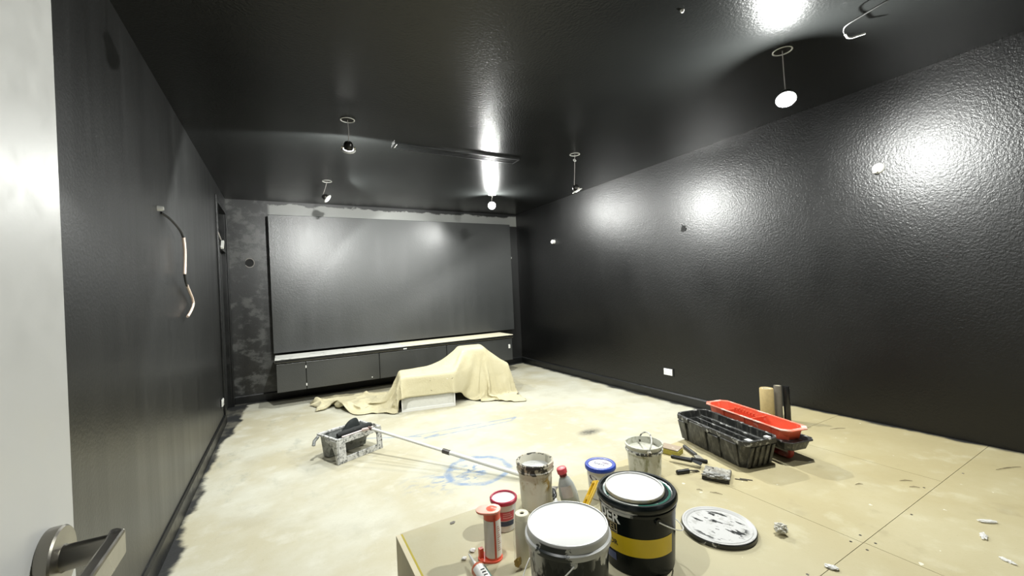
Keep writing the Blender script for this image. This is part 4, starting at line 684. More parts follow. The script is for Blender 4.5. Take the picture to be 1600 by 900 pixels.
[11,12,5,-6,-5,13,-16,3,11,-11,-3,-2,3,4,3,-3,0,6,-9,0,15,-9,10,-17,7,-6,-1,3,-3,-3,0,0,0,0,0,1,5,11,15,15,15,16,16,18,19,20,21,19,16,15,18,19,16,10,11,12,5,6,4,10,-5,-13,-12,-16,-20,-22,-27,-22,-23,-28,-18,-19,-13,-17,-30,-24,-15,-3,0,1],
[-1056,43,45,52,53,44,52,37,33,39,40,41,40,40,44,45,18,52,54,41,39,35,33,32,39,28,25,40,38,36,37,37,36,36,36,37,37,37,36,36,33,34,32,30,28,25,24,31,29,32,21,7,19,19,26,32,16,25,35,-3,33,20,31,31,26,32,16,7,24,29,11,25,29,35,33,3,29,23,32,35],
[1063,-3,4,10,10,-5,-4,-18,-35,-17,-20,-28,-17,-2,12,15,-27,-21,-16,2,-40,-45,-27,-21,-22,-35,-17,-18,-19,-13,-11,-11,-11,-10,-11,-11,-11,-10,-8,3,10,8,11,13,15,19,20,-2,-20,-5,22,24,-15,-27,15,8,-16,9,-12,25,5,-25,9,9,-15,5,18,18,-9,2,-13,10,-1,7,-2,-13,-8,7,13,12],
[12,2,6,-3,-2,21,-24,0,4,7,-11,0,0,0,0,6,20,6,-13,-17,8,6,-15,6,-1,14,-1,-11,-7,-1,0,0,0,0,0,0,0,0,6,13,16,16,17,18,20,20,21,16,15,16,18,18,14,10,12,9,4,6,4,9,-3,-14,-11,-15,-21,-21,-24,-25,-20,-20,-26,-16,-17,-13,-15,-30,2,4,-12,-1],
[-1048,41,45,52,52,42,55,38,35,37,39,41,40,41,45,24,40,50,56,42,44,32,32,32,33,32,13,44,45,36,36,37,37,36,36,36,37,37,37,39,37,29,31,29,29,21,32,30,30,33,10,11,14,20,22,34,14,26,31,-3,29,19,29,29,25,31,30,10,14,24,27,21,24,29,24,29,22,28,20,30],
[1077,-3,4,10,12,-6,-6,-19,-32,-17,-15,-19,-15,2,15,-17,-13,-26,-14,-9,-32,-30,-27,-24,-20,-31,-26,-14,-17,-13,-11,-11,-10,-11,-10,-11,-11,-10,-11,-7,0,16,11,14,14,20,11,-15,-15,4,29,17,-27,-20,21,2,-17,17,-17,23,12,-28,0,19,-11,-7,11,18,11,-15,5,-5,4,-4,21,-5,-2,6,16,9],
[15,1,-3,-1,3,25,-27,9,-6,-2,5,-7,0,0,14,34,-9,-15,5,-8,0,1,-1,-6,0,5,-15,1,-3,-3,0,0,0,0,0,0,0,1,-1,0,10,16,17,19,20,21,17,14,15,16,19,17,12,9,13,7,4,8,2,7,-2,-13,-12,-13,-21,-22,-20,-23,-22,-21,-20,-21,-15,-16,1,0,-19,9,-4,0],
[-1042,41,43,52,50,43,54,42,36,37,38,41,40,40,38,31,31,64,55,41,48,26,27,35,39,30,15,38,47,36,37,37,37,36,36,37,37,36,37,39,39,35,25,25,31,33,26,30,32,27,-3,23,8,21,18,34,15,29,18,9,20,20,25,27,30,20,30,25,11,21,21,28,25,22,32,24,26,25,23,16],
[1087,0,6,9,12,-3,-10,-21,-25,-18,-14,-13,-9,1,-5,-4,-15,-29,-20,-21,-20,-19,-22,-26,-20,-16,-37,-19,-12,-12,-11,-11,-11,-11,-10,-10,-11,-12,-10,-8,-3,1,18,17,5,4,15,-20,-7,15,29,7,-33,-13,26,-4,-17,19,-19,19,22,-28,-11,21,8,-22,6,15,10,6,-18,5,13,5,1,16,-1,7,10,-4],
[20,-6,-1,1,6,22,-29,7,-3,-5,0,1,-1,6,32,33,-40,-14,12,5,6,-17,-8,-4,-2,-2,-4,3,-6,0,0,0,0,0,0,0,1,3,-3,3,-4,6,16,22,18,18,12,13,15,18,19,15,10,9,13,5,4,7,4,6,-2,-13,-13,-12,-17,-23,-19,-19,-25,-22,-20,-21,-8,-5,-11,16,4,-16,9,-4],
[-1040,42,43,53,50,40,57,42,38,38,38,39,39,41,47,31,21,73,49,49,51,13,11,45,52,31,19,33,40,37,37,38,38,36,36,36,37,36,39,39,37,35,33,28,32,24,30,27,34,18,-5,25,3,24,16,33,18,30,10,22,4,24,18,29,25,24,23,23,19,18,20,22,28,30,32,31,22,24,33,19],
[1103,-1,7,7,9,3,-14,-24,-19,-17,-13,-11,-7,-5,-4,-3,-24,-28,-18,-14,-16,-26,-25,-21,-13,-9,-32,-27,-11,-12,-11,-12,-11,-11,-10,-10,-12,-11,-11,-10,-2,-1,2,8,1,19,0,-19,4,23,27,-7,-36,-4,30,-11,-19,19,-18,10,31,-19,-20,14,24,-16,-12,19,4,5,2,0,20,13,9,1,1,7,4,-9],
[12,7,-6,-1,7,21,-22,0,-3,-3,0,0,3,12,25,25,-49,-9,7,10,18,-24,-13,-3,24,-10,-16,0,0,0,0,0,0,0,0,0,4,-2,-2,4,3,-5,5,16,20,18,3,13,15,19,19,13,9,8,14,2,3,8,4,5,-2,-12,-13,-13,-12,-22,-21,-17,-23,-28,-8,-21,1,4,-9,11,7,3,-5,-5],
[-1040,43,45,52,51,40,57,45,38,38,38,40,39,42,45,34,23,71,48,48,53,4,18,46,52,33,23,30,36,37,37,38,38,37,36,36,36,38,40,39,38,33,33,37,21,29,23,34,30,13,-1,17,4,22,20,30,22,30,8,26,-8,24,13,32,19,30,20,21,13,29,16,16,26,34,32,30,29,31,37,33],
[1118,-1,7,6,7,7,-20,-23,-14,-16,-11,-10,-10,-5,-2,-5,-26,-31,-17,-6,-15,-29,-24,-17,-6,-12,-30,-26,-13,-12,-11,-12,-11,-11,-10,-10,-12,-11,-11,-11,-8,1,0,-5,14,11,-26,-4,14,27,25,-27,-32,6,30,-18,-21,18,-14,5,30,-5,-26,3,30,2,-19,1,23,11,-5,18,20,15,2,-5,-4,3,6,4],
[21,-7,-1,-1,7,15,-3,-15,-3,-1,0,0,1,11,25,17,-47,-3,-2,21,14,-22,-11,-1,32,-6,-18,-11,0,0,0,0,0,0,0,5,-4,-1,0,0,4,6,-4,6,23,9,-5,10,16,21,20,7,8,9,12,1,3,8,2,6,-2,-10,-14,-13,-11,-18,-22,-18,-19,-11,-16,1,-7,-1,14,-9,5,-5,0,-6],
[-1042,45,47,50,54,40,53,52,37,38,39,39,40,44,44,23,32,67,46,46,52,14,29,46,53,2,34,41,36,37,37,38,37,37,36,36,38,39,39,39,37,36,32,20,28,36,20,37,18,-6,26,11,8,30,12,24,30,27,8,29,-17,17,15,32,14,32,20,17,34,-4,30,21,21,30,31,32,34,37,37,37],
[1128,5,6,5,6,8,-24,-20,-13,-12,-10,-7,-13,-13,-9,9,-23,-30,-21,-10,-9,-27,-19,-12,-13,-20,-26,-17,-14,-12,-11,-12,-11,-11,-10,-11,-12,-10,-11,-11,-10,-6,1,-9,7,8,-26,3,18,15,18,-34,-24,9,34,-25,-18,14,-11,2,28,8,-24,-10,26,2,4,-21,6,32,18,24,22,10,-4,-3,-1,7,7,8],
[11,1,0,3,0,11,-2,1,-10,-3,0,0,0,2,17,24,-40,-3,8,1,12,-12,-1,-3,24,-19,-10,0,0,0,0,0,0,0,0,0,0,0,0,0,0,7,2,10,-6,5,-6,11,20,32,1,6,7,11,10,0,4,6,2,5,-1,-8,-13,-15,-11,-15,-20,-20,-8,-3,1,-5,1,5,-14,14,-15,0,0,0],
[-1041,46,46,48,54,44,50,53,40,37,41,36,40,45,42,21,36,58,48,39,46,36,41,43,44,14,17,46,41,36,37,38,37,36,36,37,38,39,38,39,37,33,32,18,28,20,36,35,1,11,25,8,17,29,11,28,30,18,9,31,-23,5,19,29,30,22,21,22,24,30,-5,20,21,28,32,35,39,38,37,37],
[1143,5,6,5,5,8,-20,-24,-12,-10,-8,-10,-8,-12,-12,10,-22,-30,-24,-9,-10,-21,-13,-12,-23,-24,-9,-20,-15,-12,-11,-12,-11,-11,-10,-11,-11,-11,-11,-11,-10,-9,-1,-8,3,-5,-7,2,12,20,-13,-39,-12,15,29,-18,-18,5,-8,-1,24,19,-22,-13,13,21,-2,3,4,22,29,21,22,8,-3,0,6,7,7,7],
[11,1,0,0,1,7,0,-4,-3,-1,1,11,-10,-2,9,23,-24,-2,3,8,-8,-9,0,11,4,14,-27,0,-2,0,0,0,0,0,0,0,0,0,0,0,1,8,-2,27,-5,-29,6,3,24,26,-12,4,7,11,8,8,4,-2,1,4,0,-1,-15,-17,-14,-6,-13,-9,-16,1,9,1,-3,-3,8,-14,0,0,0,0],
[-1039,46,45,46,54,48,46,57,40,37,41,37,39,43,35,34,31,51,49,34,38,55,48,37,31,28,15,50,44,37,36,38,37,36,36,36,39,38,38,39,37,32,22,20,28,28,29,31,6,24,-5,20,33,10,19,22,30,16,16,33,-24,2,24,15,29,26,12,26,20,26,21,1,18,30,34,39,40,39,37,37],
[1158,5,5,6,3,5,-17,-22,-11,-9,-9,-10,-9,-6,-12,-3,-16,-19,-29,-10,-17,-6,-10,-15,-26,-19,-10,-19,-16,-11,-12,-11,-11,-11,-10,-11,-11,-11,-11,-11,-10,-10,-7,-7,4,-1,-7,3,11,6,-35,-34,-10,21,4,-17,-4,13,-7,-3,25,28,-6,-20,4,-2,23,4,17,21,24,23,23,8,1,6,6,7,7,7],
[11,0,1,0,7,1,-7,2,-3,1,6,11,-5,-12,12,3,4,-18,11,0,-13,0,0,6,18,10,-27,-5,-2,0,0,0,0,0,0,0,0,0,0,0,3,5,10,22,-15,-22,11,-12,20,14,-8,-5,6,17,7,15,-1,-13,0,3,1,6,-4,-25,-12,-5,-2,0,-12,2,-5,9,0,1,-11,0,0,0,0,0],
[-1033,45,42,43,54,50,46,59,41,37,39,40,38,41,32,32,33,48,51,28,41,60,48,32,30,29,31,50,42,37,36,37,37,36,36,37,37,38,38,39,37,28,11,23,38,28,26,25,24,11,8,19,23,18,10,22,21,11,28,36,-10,-4,18,3,20,27,14,17,22,27,22,21,9,25,38,39,41,39,38,37],
[1174,5,4,5,0,2,-12,-21,-9,-8,-17,-5,-10,1,-11,-14,-4,-18,-26,-18,-10,-3,-9,-12,-24,-20,-18,-17,-14,-12,-11,-11,-11,-11,-10,-11,-11,-11,-10,-11,-12,-16,-13,-5,1,14,-8,3,4,-20,-34,-22,0,14,-24,9,8,-11,-7,2,30,33,9,-18,-7,-9,14,15,25,21,26,23,24,12,7,6,6,7,7,6],
[11,2,1,-3,5,11,-10,-5,0,0,6,9,3,-11,-3,6,10,-12,2,-6,-4,0,1,4,6,17,-14,-10,-4,0,0,0,0,0,0,0,0,0,0,0,2,3,22,-1,-9,-9,10,-18,17,-4,-6,6,1,11,6,19,-1,-18,-9,0,10,10,0,-18,-15,-3,8,-10,4,2,-3,-6,11,-4,-6,-2,0,0,0,0],
[-1025,44,40,40,53,50,46,62,40,38,38,38,41,41,32,29,31,49,51,31,42,58,42,36,31,29,46,49,36,37,36,37,36,36,36,37,37,37,38,39,35,6,14,32,38,25,32,27,25,19,21,6,19,16,23,-6,26,14,29,24,0,-5,18,2,19,26,12,13,14,28,26,26,27,19,36,38,38,40,38,37],
[1194,3,-1,5,-1,2,-15,-17,-8,-3,-20,-17,1,4,-11,-15,-14,-11,-15,-16,-8,-4,-8,-3,-20,-32,-25,-12,-13,-12,-11,-11,-11,-11,-10,-11,-11,-10,-11,-11,-14,-29,-15,3,3,12,-3,1,-5,-26,-32,-9,1,-15,-7,23,7,-27,0,1,25,29,24,-8,-18,3,-1,15,27,28,26,23,21,17,9,8,8,7,7,7],
[12,1,4,-3,-3,11,-9,2,0,-3,-1,3,6,6,-6,-5,0,-1,3,-4,-1,0,0,0,0,5,-1,-4,0,0,0,0,0,0,0,0,0,0,0,0,1,15,9,-17,-7,21,-13,1,-2,-7,2,17,-12,-2,9,20,-5,-21,-7,18,-12,13,0,-12,4,-9,21,-19,-3,-2,3,2,-5,18,-2,-8,-9,0,0,0],
[-1015,42,39,39,51,48,52,60,33,42,37,38,41,42,33,31,36,48,43,36,47,49,37,42,33,31,56,47,30,35,37,36,37,36,36,36,37,37,38,38,5,7,29,33,39,31,28,35,34,28,21,-1,1,13,37,-19,36,14,11,10,5,6,6,31,21,5,11,12,6,25,29,29,30,30,34,38,40,40,38,36],
[1219,1,-6,-4,2,-2,-11,-16,-7,4,-15,-21,3,0,-10,-14,-13,-11,-13,-11,-6,-6,-8,3,-16,-37,-30,-15,-14,-9,-11,-11,-11,-10,-11,-11,-10,-10,-11,-11,-36,-28,3,4,5,-18,23,-2,-14,-22,-30,-5,-16,-7,3,17,-10,-8,6,-9,26,31,10,9,-7,-27,22,6,32,30,27,24,22,20,2,15,12,8,7,6],
[12,0,1,6,-2,-6,0,9,0,-8,0,-1,1,0,3,2,-2,0,-1,-1,-1,0,0,0,0,0,0,7,-2,-5,0,0,0,0,0,0,0,0,0,0,9,11,3,-19,-4,2,1,5,4,-11,4,20,-15,-3,-8,11,-4,4,2,23,-23,-6,2,-8,23,4,-6,-7,-9,-5,0,0,0,14,-14,0,0,0,0,0],
]
pts = np.cumsum(np.array(CLOTH_MM), axis=1).reshape(NV, 3, NU).transpose(0, 2, 1).reshape(-1, 3) / 1000.0
WC = Matrix(((.979, .205, 0, 1.101), (-.205, .979, 0, 4.578), (0, 0, 1, 0), (0, 0, 0, 1)))
bm = B()
vs = [bm.verts.new(p) for p in pts.tolist()]
for j in range(NV - 1):
    for i in range(NU - 1):
        a = j * NU + i
        bm.faces.new((vs[a], vs[a + 1], vs[a + NU + 1], vs[a + NU]))
def cloth_fn(N):
    n = N.noise(5, 5, .6); w = N.noise(120, 2)
    c = N.mix(n, (.46, .41, .25), (.56, .52, .36))
    c = N.mix(N.step(N.noise(17, 4, .6), .70, .73), c, (.22, .19, .13))
    c = N.mix(N.step(N.noise(11, 3, .6), .70, .76), c, (.62, .60, .53))
    N.color(c); N.rough(.9); N.bump(N.m('ADD', N.m('MULTIPLY', w, .15), N.noise(6, 4, .55, None, .5)), .5, .03)
M_CLOTH = mat('canvas', (.65, .58, .36), .9, fn=cloth_fn)
M_CLOTH.use_backface_culling = False
cloth = obj('drop_cloth', bm, M_CLOTH, smooth=True)
cloth.matrix_world = WC
md = cloth.modifiers.new('smooth', 'SUBSURF'); md.levels = 1; md.render_levels = 1
md = cloth.modifiers.new('thick', 'SOLIDIFY'); md.thickness = .003; md.offset = -1
tag(cloth, 'cream canvas drop cloth draped over furniture and trailing onto the floor', 'drop cloth')

cab = thing('low_cabinet', 'low white cabinet showing its front under the cream drop cloth', 'cabinet')
cab.matrix_world = WC
bm = B(); span(bm, (.005, .016, 0), (.595, .44, .374)); obj('carcass', bm, M_WHITE, cab)
bm = B()
for a, b in (((0, 0, 0), (.016, .0155, .376)), ((.584, 0, 0), (.60, .0155, .376)), ((.016, 0, 0), (.584, .0155, .035)), ((.016, 0, .345), (.584, .0155, .376))): span(bm, a, b)
obj('front_frame', bm, M_WHITE, cab, bevel=.002)
obj('front_panel', span(B(), (.0165, .0125, .0355), (.5835, .0155, .3445)), plain('white_melamine', (.54, .54, .50), .3, vary=.03), cab)

# ------------------------------------------------------------------ roller tray on the floor with roller and pole
M_TRAY = splat('paint_stained_tray', (.62, .62, .60), (.05, .055, .055), 48, .45, .66, .45, (1, 1, .9), (.50, .50, .48))
M_TRAYW = splat('tray_well', (.26, .27, .26), (.05, .055, .05), 30, .45, .68, .5)
M_PAINTB = mat('wet_black_paint', (.006, .010, .010), .28)
M_NAP = plain('black_nap', (.010, .012, .012), .75, vary=.4, scale=90, bump=.6)
tray = thing('roller_tray', 'deep paint-stained white roller tray standing on legs on the floor', 'paint tray', (.324, 3.488, 0), math.atan2(.17, .377))
TL_, TW_, TH_ = .405, .305, .196
bm = B()   # rim
for a, b in (((0, 0, TH_ - .018), (TL_, .022, TH_)), ((0, TW_ - .022, TH_ - .018), (TL_, TW_, TH_)), ((0, .022, TH_ - .018), (.022, TW_ - .022, TH_)), ((TL_ - .022, .022, TH_ - .018), (TL_, TW_ - .022, TH_))): span(bm, a, b)
obj('rim', bm, M_TRAY, tray, bevel=.004)
prof = [(.018, TH_ - .012), (.06, TH_ - .045), (.165, .075), (.185, .014), (.27, .006), (TW_ - .014, TH_ - .012)]
bm = B(); th = .005
rows = []
for x in (.018, TL_ - .018): rows.append([bm.verts.new((x + (.018 if z < .1 else .006) * (1 if x < .1 else -1), y, z)) for y, z in prof])
for i in range(len(prof) - 1): bm.faces.new((rows[0][i], rows[0][i + 1], rows[1][i + 1], rows[1][i]))
for r_ in rows: bm.faces.new(r_)
pan = obj('pan', bm, M_TRAYW, tray)
md = pan.modifiers.new('thick', 'SOLIDIFY'); md.thickness = .004; md.offset = 0
bm = B()   # ribs across the ramp
for i in range(7):
    t_ = .15 + .1 * i; y = .06 + (.165 - .06) * t_; z = TH_ - .045 + (.075 - TH_ + .045) * t_
    tube(bm, [(.03, y, z + .004), (TL_ - .03, y, z + .004)], .003, 6)
obj('ramp_ribs', bm, M_TRAY, tray, smooth=True)
bm = B()   # leg frame under the near long side: two posts and a foot rail with an open window
hexa(bm, [(-.004, -.012, 0), (.075, -.012, 0), (.075, .004, 0), (-.004, .004, 0), (.0, .0, TH_ - .018), (.07, .0, TH_ - .018), (.07, .014, TH_ - .018), (.0, .014, TH_ - .018)])
hexa(bm, [(TL_ - .045, -.012, 0), (TL_ + .004, -.012, 0), (TL_ + .004, .004, 0), (TL_ - .045, .004, 0), (TL_ - .04, .0, TH_ - .018), (TL_, .0, TH_ - .018), (TL_, .014, TH_ - .018), (TL_ - .04, .014, TH_ - .018)])
span(bm, (.075, -.011, 0), (TL_ - .045, .004, .045)); span(bm, (.07, .0, TH_ - .045), (TL_ - .04, .012, TH_ - .018))
obj('leg_frame', bm, M_TRAY, tray, bevel=.003)
def bracket(x):   # curved end bracket from the leg foot up to the far rim
    out = [(-.012, 0), (0, TH_ - .018), (TW_ * .55, TH_ - .018), (TW_ * .55, TH_ - .040)]
    arc = [(.030 + .118 * (1 - math.cos(a)) , (TH_ - .042) * math.sin(a)) for a in [R(90) * i / 8 for i in range(8, -1, -1)]]
    arc = [(TW_ * .55 * (i / 8) ** 0 * 0 + .016 + .125 * (1 - math.sin(R(90) * i / 8)), (TH_ - .044) * math.cos(R(90) * i / 8) ** 1) for i in range(9)]
    poly = out + [(y, z) for y, z in arc]
    bm = B(); M = Matrix(((0, 0, 1, x), (1, 0, 0, 0), (0, 1, 0, 0), (0, 0, 0, 1)))
    extrude_poly(bm, poly, 0, .014, M); return bm
for x in (-.004, TL_ - .010): obj('end_bracket', bracket(x), M_TRAY, tray)
bm = B(); tube(bm, [(-.004, TW_ - .03, TH_ - .02), (-.040, TW_ - .035, TH_ - .045), (-.055, TW_ - .05, TH_ - .075)], .013, 10)
obj('lug', bm, M_TRAYW, tray, smooth=True)

ax = Vector((.377, .17, 0)).normalized(); ay = Vector((-ax.y, ax.x, 0)); O = Vector((.324, 3.488, 0))
def tp(a, b, z): return O + ax * a + ay * b + Vector((0, 0, z))
rol = thing('paint_roller', 'black loaded roller lying in the tray on a long white extension pole', 'paint roller', tp(.2, .055, .21))
A, Bq = tp(.035, .052, .212), tp(.345, .052, .212)
rel(obj('sleeve', tube(B(), [A.lerp(Bq, i / 12) for i in range(13)], [.016] + [.022 + .002 * ((i * 7) % 3) for i in range(11)] + [.016], 20), M_NAP, smooth=True), rol)
rel(obj('frame_rod', tube(B(), [tp(.05, .010, .203), tp(.20, .006, .204), tp(.33, .004, .205)], .006, 10), plain('pinkish_rod', (.72, .62, .60), .4), smooth=True), rol)
rel(obj('end_cap', tube(B(), [tp(.345, .052, .212), tp(.365, .045, .212), tp(.362, .012, .206), tp(.33, .004, .205)], .005, 8), M_STEEL, smooth=True), rol)
P0, P2 = Vector((.590, 3.555, .216)), Vector((1.47, 2.338, .014))
g0 = tp(.23, .006, .206)
rel(obj('grip', tube(B(), [g0, g0.lerp(P0, .5), P0], [.012, .014, .011], 14), plain('pink_grip', (.62, .50, .48), .45), smooth=True), rol)
Pj = P0.lerp(P2, .485)
rel(obj('pole', tube(B(), [P0, Pj], .0115, 16), M_WHITE, smooth=True), rol)
rel(obj('lower_pole', tube(B(), [Pj, P2], .0150, 16), M_WHITE, smooth=True), rol)
dj = (P2 - P0).normalized()
rel(obj('collar', tube(B(), [Pj - dj * .012, Pj + dj * .05], .0185, 16), plain('dark_collar', (.05, .045, .04), .4), smooth=True), rol)
rel(obj('ferrule', tube(B(), [P0 - dj * .02, P0 + dj * .022], .014, 14), plain('brown_ferrule', (.10, .06, .05), .4), smooth=True), rol)
# the soaked pad humped up behind the roller
bm = B(); n = 26; secs = []
for i in range(n + 1):
    t_ = i / n; a = .03 + .26 * t_
    h = .012 + .120 * (1 / (1 + math.exp(-(t_ - .36) * 10))) * (1 / (1 + math.exp((t_ - .90) * 26)))
    w = .020 + .026 * math.sin(PI * min(1, t_ * 1.05)) ** .7
    sec = []
    for q in range(14):
        u = -1 + 2 * q / 13
        sec.append(bm.verts.new(tp(a + .012 * u, .098 + w * u, .168 + h * max(0, 1 - abs(u) ** 2.6) + .003 * noise.noise(Vector((a * 40, u * 3, 0))))))
    secs.append(sec)
for s0, s1 in zip(secs, secs[1:]):
    for q in range(13): bm.faces.new((s0[q], s0[q + 1], s1[q + 1], s1[q]))
    bm.faces.new((s0[13], s0[0], s1[0], s1[13]))
bm.faces.new(secs[0]); bm.faces.new(secs[-1][::-1])
tag(obj('paint_pad', bm, plain('soaked_pad', (.003, .007, .007), .8, vary=.3, scale=40, bump=.2), smooth=True), 'humped black paint-soaked pad standing in the roller tray', 'paint pad')

# ------------------------------------------------------------------ the two paint buckets in front
def face_to_cam(x, y): return math.atan2(-y, -x)
def paint_bucket(name, label, x, y, Rl, h, lidmat, ringmat, bodymat, ear_da, droop, bail_side=1):
    t = thing(name, label, 'paint bucket', (x, y, P))
    rb, rt = Rl * .87, Rl * .945
    Rf = lambda z: rb + (rt - rb) * z / (h - .022)
    prof = [(0, 0), (rb - .008, 0), (rb - .001, .004), (rb, .012), (Rf(h - .022), h - .022), (0, h - .022)]
    obj('body', lathe(B(), prof, 96), bodymat, t, smooth=True)
    pr = [(Rf(h - .047) + .0005, h - .047), (Rl * .960, h - .046), (Rl * .965, h - .041), (Rl * .962, h - .036), (Rf(h - .034) + .0005, h - .035)]
    obj('collar', lathe(B(), pr, 96), ringmat, t, smooth=True)
    a0 = face_to_cam(x, y)
    e0 = a0 + ear_da
    for e in (e0, e0 + PI):
        M = Matrix.Rotation(e, 4, 'Z') @ Matrix.Translation((Rl * .94, 0, h - .055)) @ Matrix.Rotation(R(90), 4, 'Y')
        obj('ear', lathe(B(), [(0, .010), (.010, .009), (.013, .004), (.014, -.008), (0, -.008)], 20, M=M), ringmat, t, smooth=True)
    arc = []
    for i in range(33):
        u = i / 32; ph = e0 + bail_side * PI * u
        rr = Rl * .985 + .006 + .012 * math.sin(PI * u)
        arc.append((rr * math.cos(ph), rr * math.sin(ph), h - .055 - droop * math.sin(PI * u)))
    obj('bail', tube(B(), arc, .0022, 8), M_WHITEM, t, smooth=True)
    return t, Rf, a0

def near_angle(N, ang, half, soft):
    s = N.sep(N.co()); a = N.m('ARCTAN2', s[1], s[0])
    d = N.m('ABSOLUTE', N.m('WRAP', N.m('SUBTRACT', a, ang), PI, -PI))
    return N.m('SUBTRACT', 1.0, N.step(d, half, half + soft)), s
HB = .271
# front bucket, painted white lid
FX, FY, FR = .828, 1.158, .1475
fa = face_to_cam(FX, FY)
def lid_front_fn(N):
    n = N.noise(26, 5, .6, N.mapv(N.co(), (1, 1, 2)), .3)
    s = N.sep(N.co()); ang = N.m('ARCTAN2', s[1], s[0])
    d = N.m('ABSOLUTE', N.m('WRAP', N.m('SUBTRACT', ang, fa - .36), PI, -PI))
    w2, _ = near_angle(N, fa + .30, .55, .2)
    r = N.m('SQRT', N.m('ADD', N.m('MULTIPLY', s[0], s[0]), N.m('MULTIPLY', s[1], s[1])))
    edge = N.m('ADD', d, N.m('MULTIPLY', N.m('SUBTRACT', n, .5), .9))
    k = N.m('MULTIPLY', N.m('SUBTRACT', 1.0, N.step(edge, .36, .40)), N.m('SUBTRACT', 1.0, N.step(s[2], HB - .010, HB - .006)))
    crease = N.m('MULTIPLY', N.m('MULTIPLY', band(N, r, FR * .905, .0016, .0006), w2), N.step(N.noise(12, 3), .36, .42))
    sm = N.m('MULTIPLY', N.step(N.noise(9, 5, .7, N.mapv(N.co(), (2.5, .5, 1), (0, 0, .5))), .60, .72), N.m('MULTIPLY', N.step(s[2], HB - .008, HB - .006), .35))
    c = N.mix(sm, (.50, .505, .49), (.33, .34, .33))
    c = N.mix(N.m('MAXIMUM', k, crease), c, (.012, .017, .017))
    N.color(c); N.rough(.32)
def body_front_fn(N):
    w, s = near_angle(N, fa - .05, .55, .3)
    wl, _ = near_angle(N, fa - 1.2, .45, .2)
    n = N.noise(30, 5, .62, N.mapv(N.co(), (1, 1, .35)), .2)
    drips = N.m('MULTIPLY', N.step(N.m('ADD', n, N.rng(s[2], .12, HB - .05, -.30, .17)), .53, .56), N.m('SUBTRACT', 1.0, N.m('MULTIPLY', w, .97)))
    edge = N.m('MULTIPLY', N.step(n, .40, .50), wl)
    c = N.mix(N.noise(8, 3), (.004, .007, .007), (.010, .014, .014))
    N.color(N.mix(N.m('MAXIMUM', drips, edge), c, (.58, .58, .55))); N.rough(.28)
M_FLID = mat('white_lid_black_smears', (.8, .8, .78), .32, fn=lid_front_fn)
M_FBODY = mat('black_body_white_drips', (.012, .015, .016), .28, 0.0, .25, fn=body_front_fn)
t, Rf, a0 = paint_bucket('paint_bucket', 'black paint bucket with a white lid and black smears on its rim, nearest the camera', FX, FY, FR, HB, M_FLID, M_FLID, M_FBODY, .10, .15, -1)
prof = [(FR * .93, HB - .048), (FR, HB - .046), (FR * 1.008, HB - .040), (FR * 1.0, HB - .030), (FR * .955, HB - .026), (FR * .950, HB - .010), (FR * .945, HB - .003), (FR * .93, HB), (FR * .91, HB), (FR * .902, HB - .0035), (FR * .89, HB - .004), (0, HB - .0035)]
obj('lid', lathe(B(), prof, 96), M_FLID, t, smooth=True)
bm = B()
for i, s in enumerate(('lIIlIl', 'IlllI', 'lIlIIl')):
    pass
bm.free()

# black bucket with yellow band
KX, KY, KR = 1.199, 1.196, .155
ka = face_to_cam(KX, KY)
def ring_black_fn(N):
    w, s = near_angle(N, ka - .62, .42, .12)
    n = N.noise(24, 5, .6, N.mapv(N.co(), (1, 1, .8)), .3)
    k = N.m('MULTIPLY', N.m('MULTIPLY', N.step(n, .36, .42), w), N.m('SUBTRACT', 1.0, N.step(s[2], HB - .024, HB - .018)))
    N.color(N.mix(k, (.006, .009, .009), (.60, .60, .58))); N.rough(.25)
def body_black_fn(N):
    w, s = near_angle(N, ka - .62, .50, .15)
    n = N.noise(28, 5, .6, N.mapv(N.co(), (1, 1, .35)), .2)
    k = N.m('MULTIPLY', N.step(N.m('ADD', n, N.rng(s[2], HB - .055, HB - .030, -.35, .22)), .54, .57), w)
    c = N.mix(N.noise(8, 3), (.004, .007, .007), (.008, .011, .011))
    N.color(N.mix(k, c, (.60, .60, .58))); N.rough(.26)
M_KRING = mat('black_lid_ring', (.008, .011, .011), .25, 0.0, .35, fn=ring_black_fn)
M_KBODY = mat('black_bucket_body', (.01, .013, .013), .26, 0.0, .22, fn=body_black_fn)
t, Rk, a0 = paint_bucket('paint_bucket', 'black paint bucket with a yellow band and white lettering, white disc on its lid', KX, KY, KR, HB, M_KRING, M_KRING, M_KBODY, .50, .10, 1)
prof = [(KR * .93, HB - .027), (KR * .985, HB - .026), (KR * 1.0, HB - .022), (KR * 1.0, HB - .014), (KR * .985, HB - .006), (KR * .955, HB), (KR * .90, HB - .001), (KR * .875, HB - .007), (KR * .80, HB - .010), (KR * .78, HB - .007), (0, HB - .007)]
obj('lid', lathe(B(), prof, 96), M_KRING, t, smooth=True)
obj('lid_groove', lathe(B(), [(KR * .785, HB - .0065), (KR * .84, HB - .0075), (KR * .80, HB - .0088)], 96), splat('green_groove', (.010, .10, .07), (.70, .72, .68), 14, .50, .55, .3), t, smooth=True)
M_BAND = plain('yellow_label', (.78, .56, .015), .4, vary=.04, bump=0)
M_LET = plain('white_lettering', (.82, .82, .80), .4, vary=.02, bump=0)
M_GOLD = plain('pale_gold_line', (.50, .40, .22), .4, vary=.02, bump=0)
M_BLUEL = plain('blue_label', (.035, .06, .19), .4, vary=.04, bump=0)
obj('yellow_band', patch(B(), Rk, ka - 1.15, ka + 1.02, .078, .147, .0006, 3, 60), M_BAND, t)
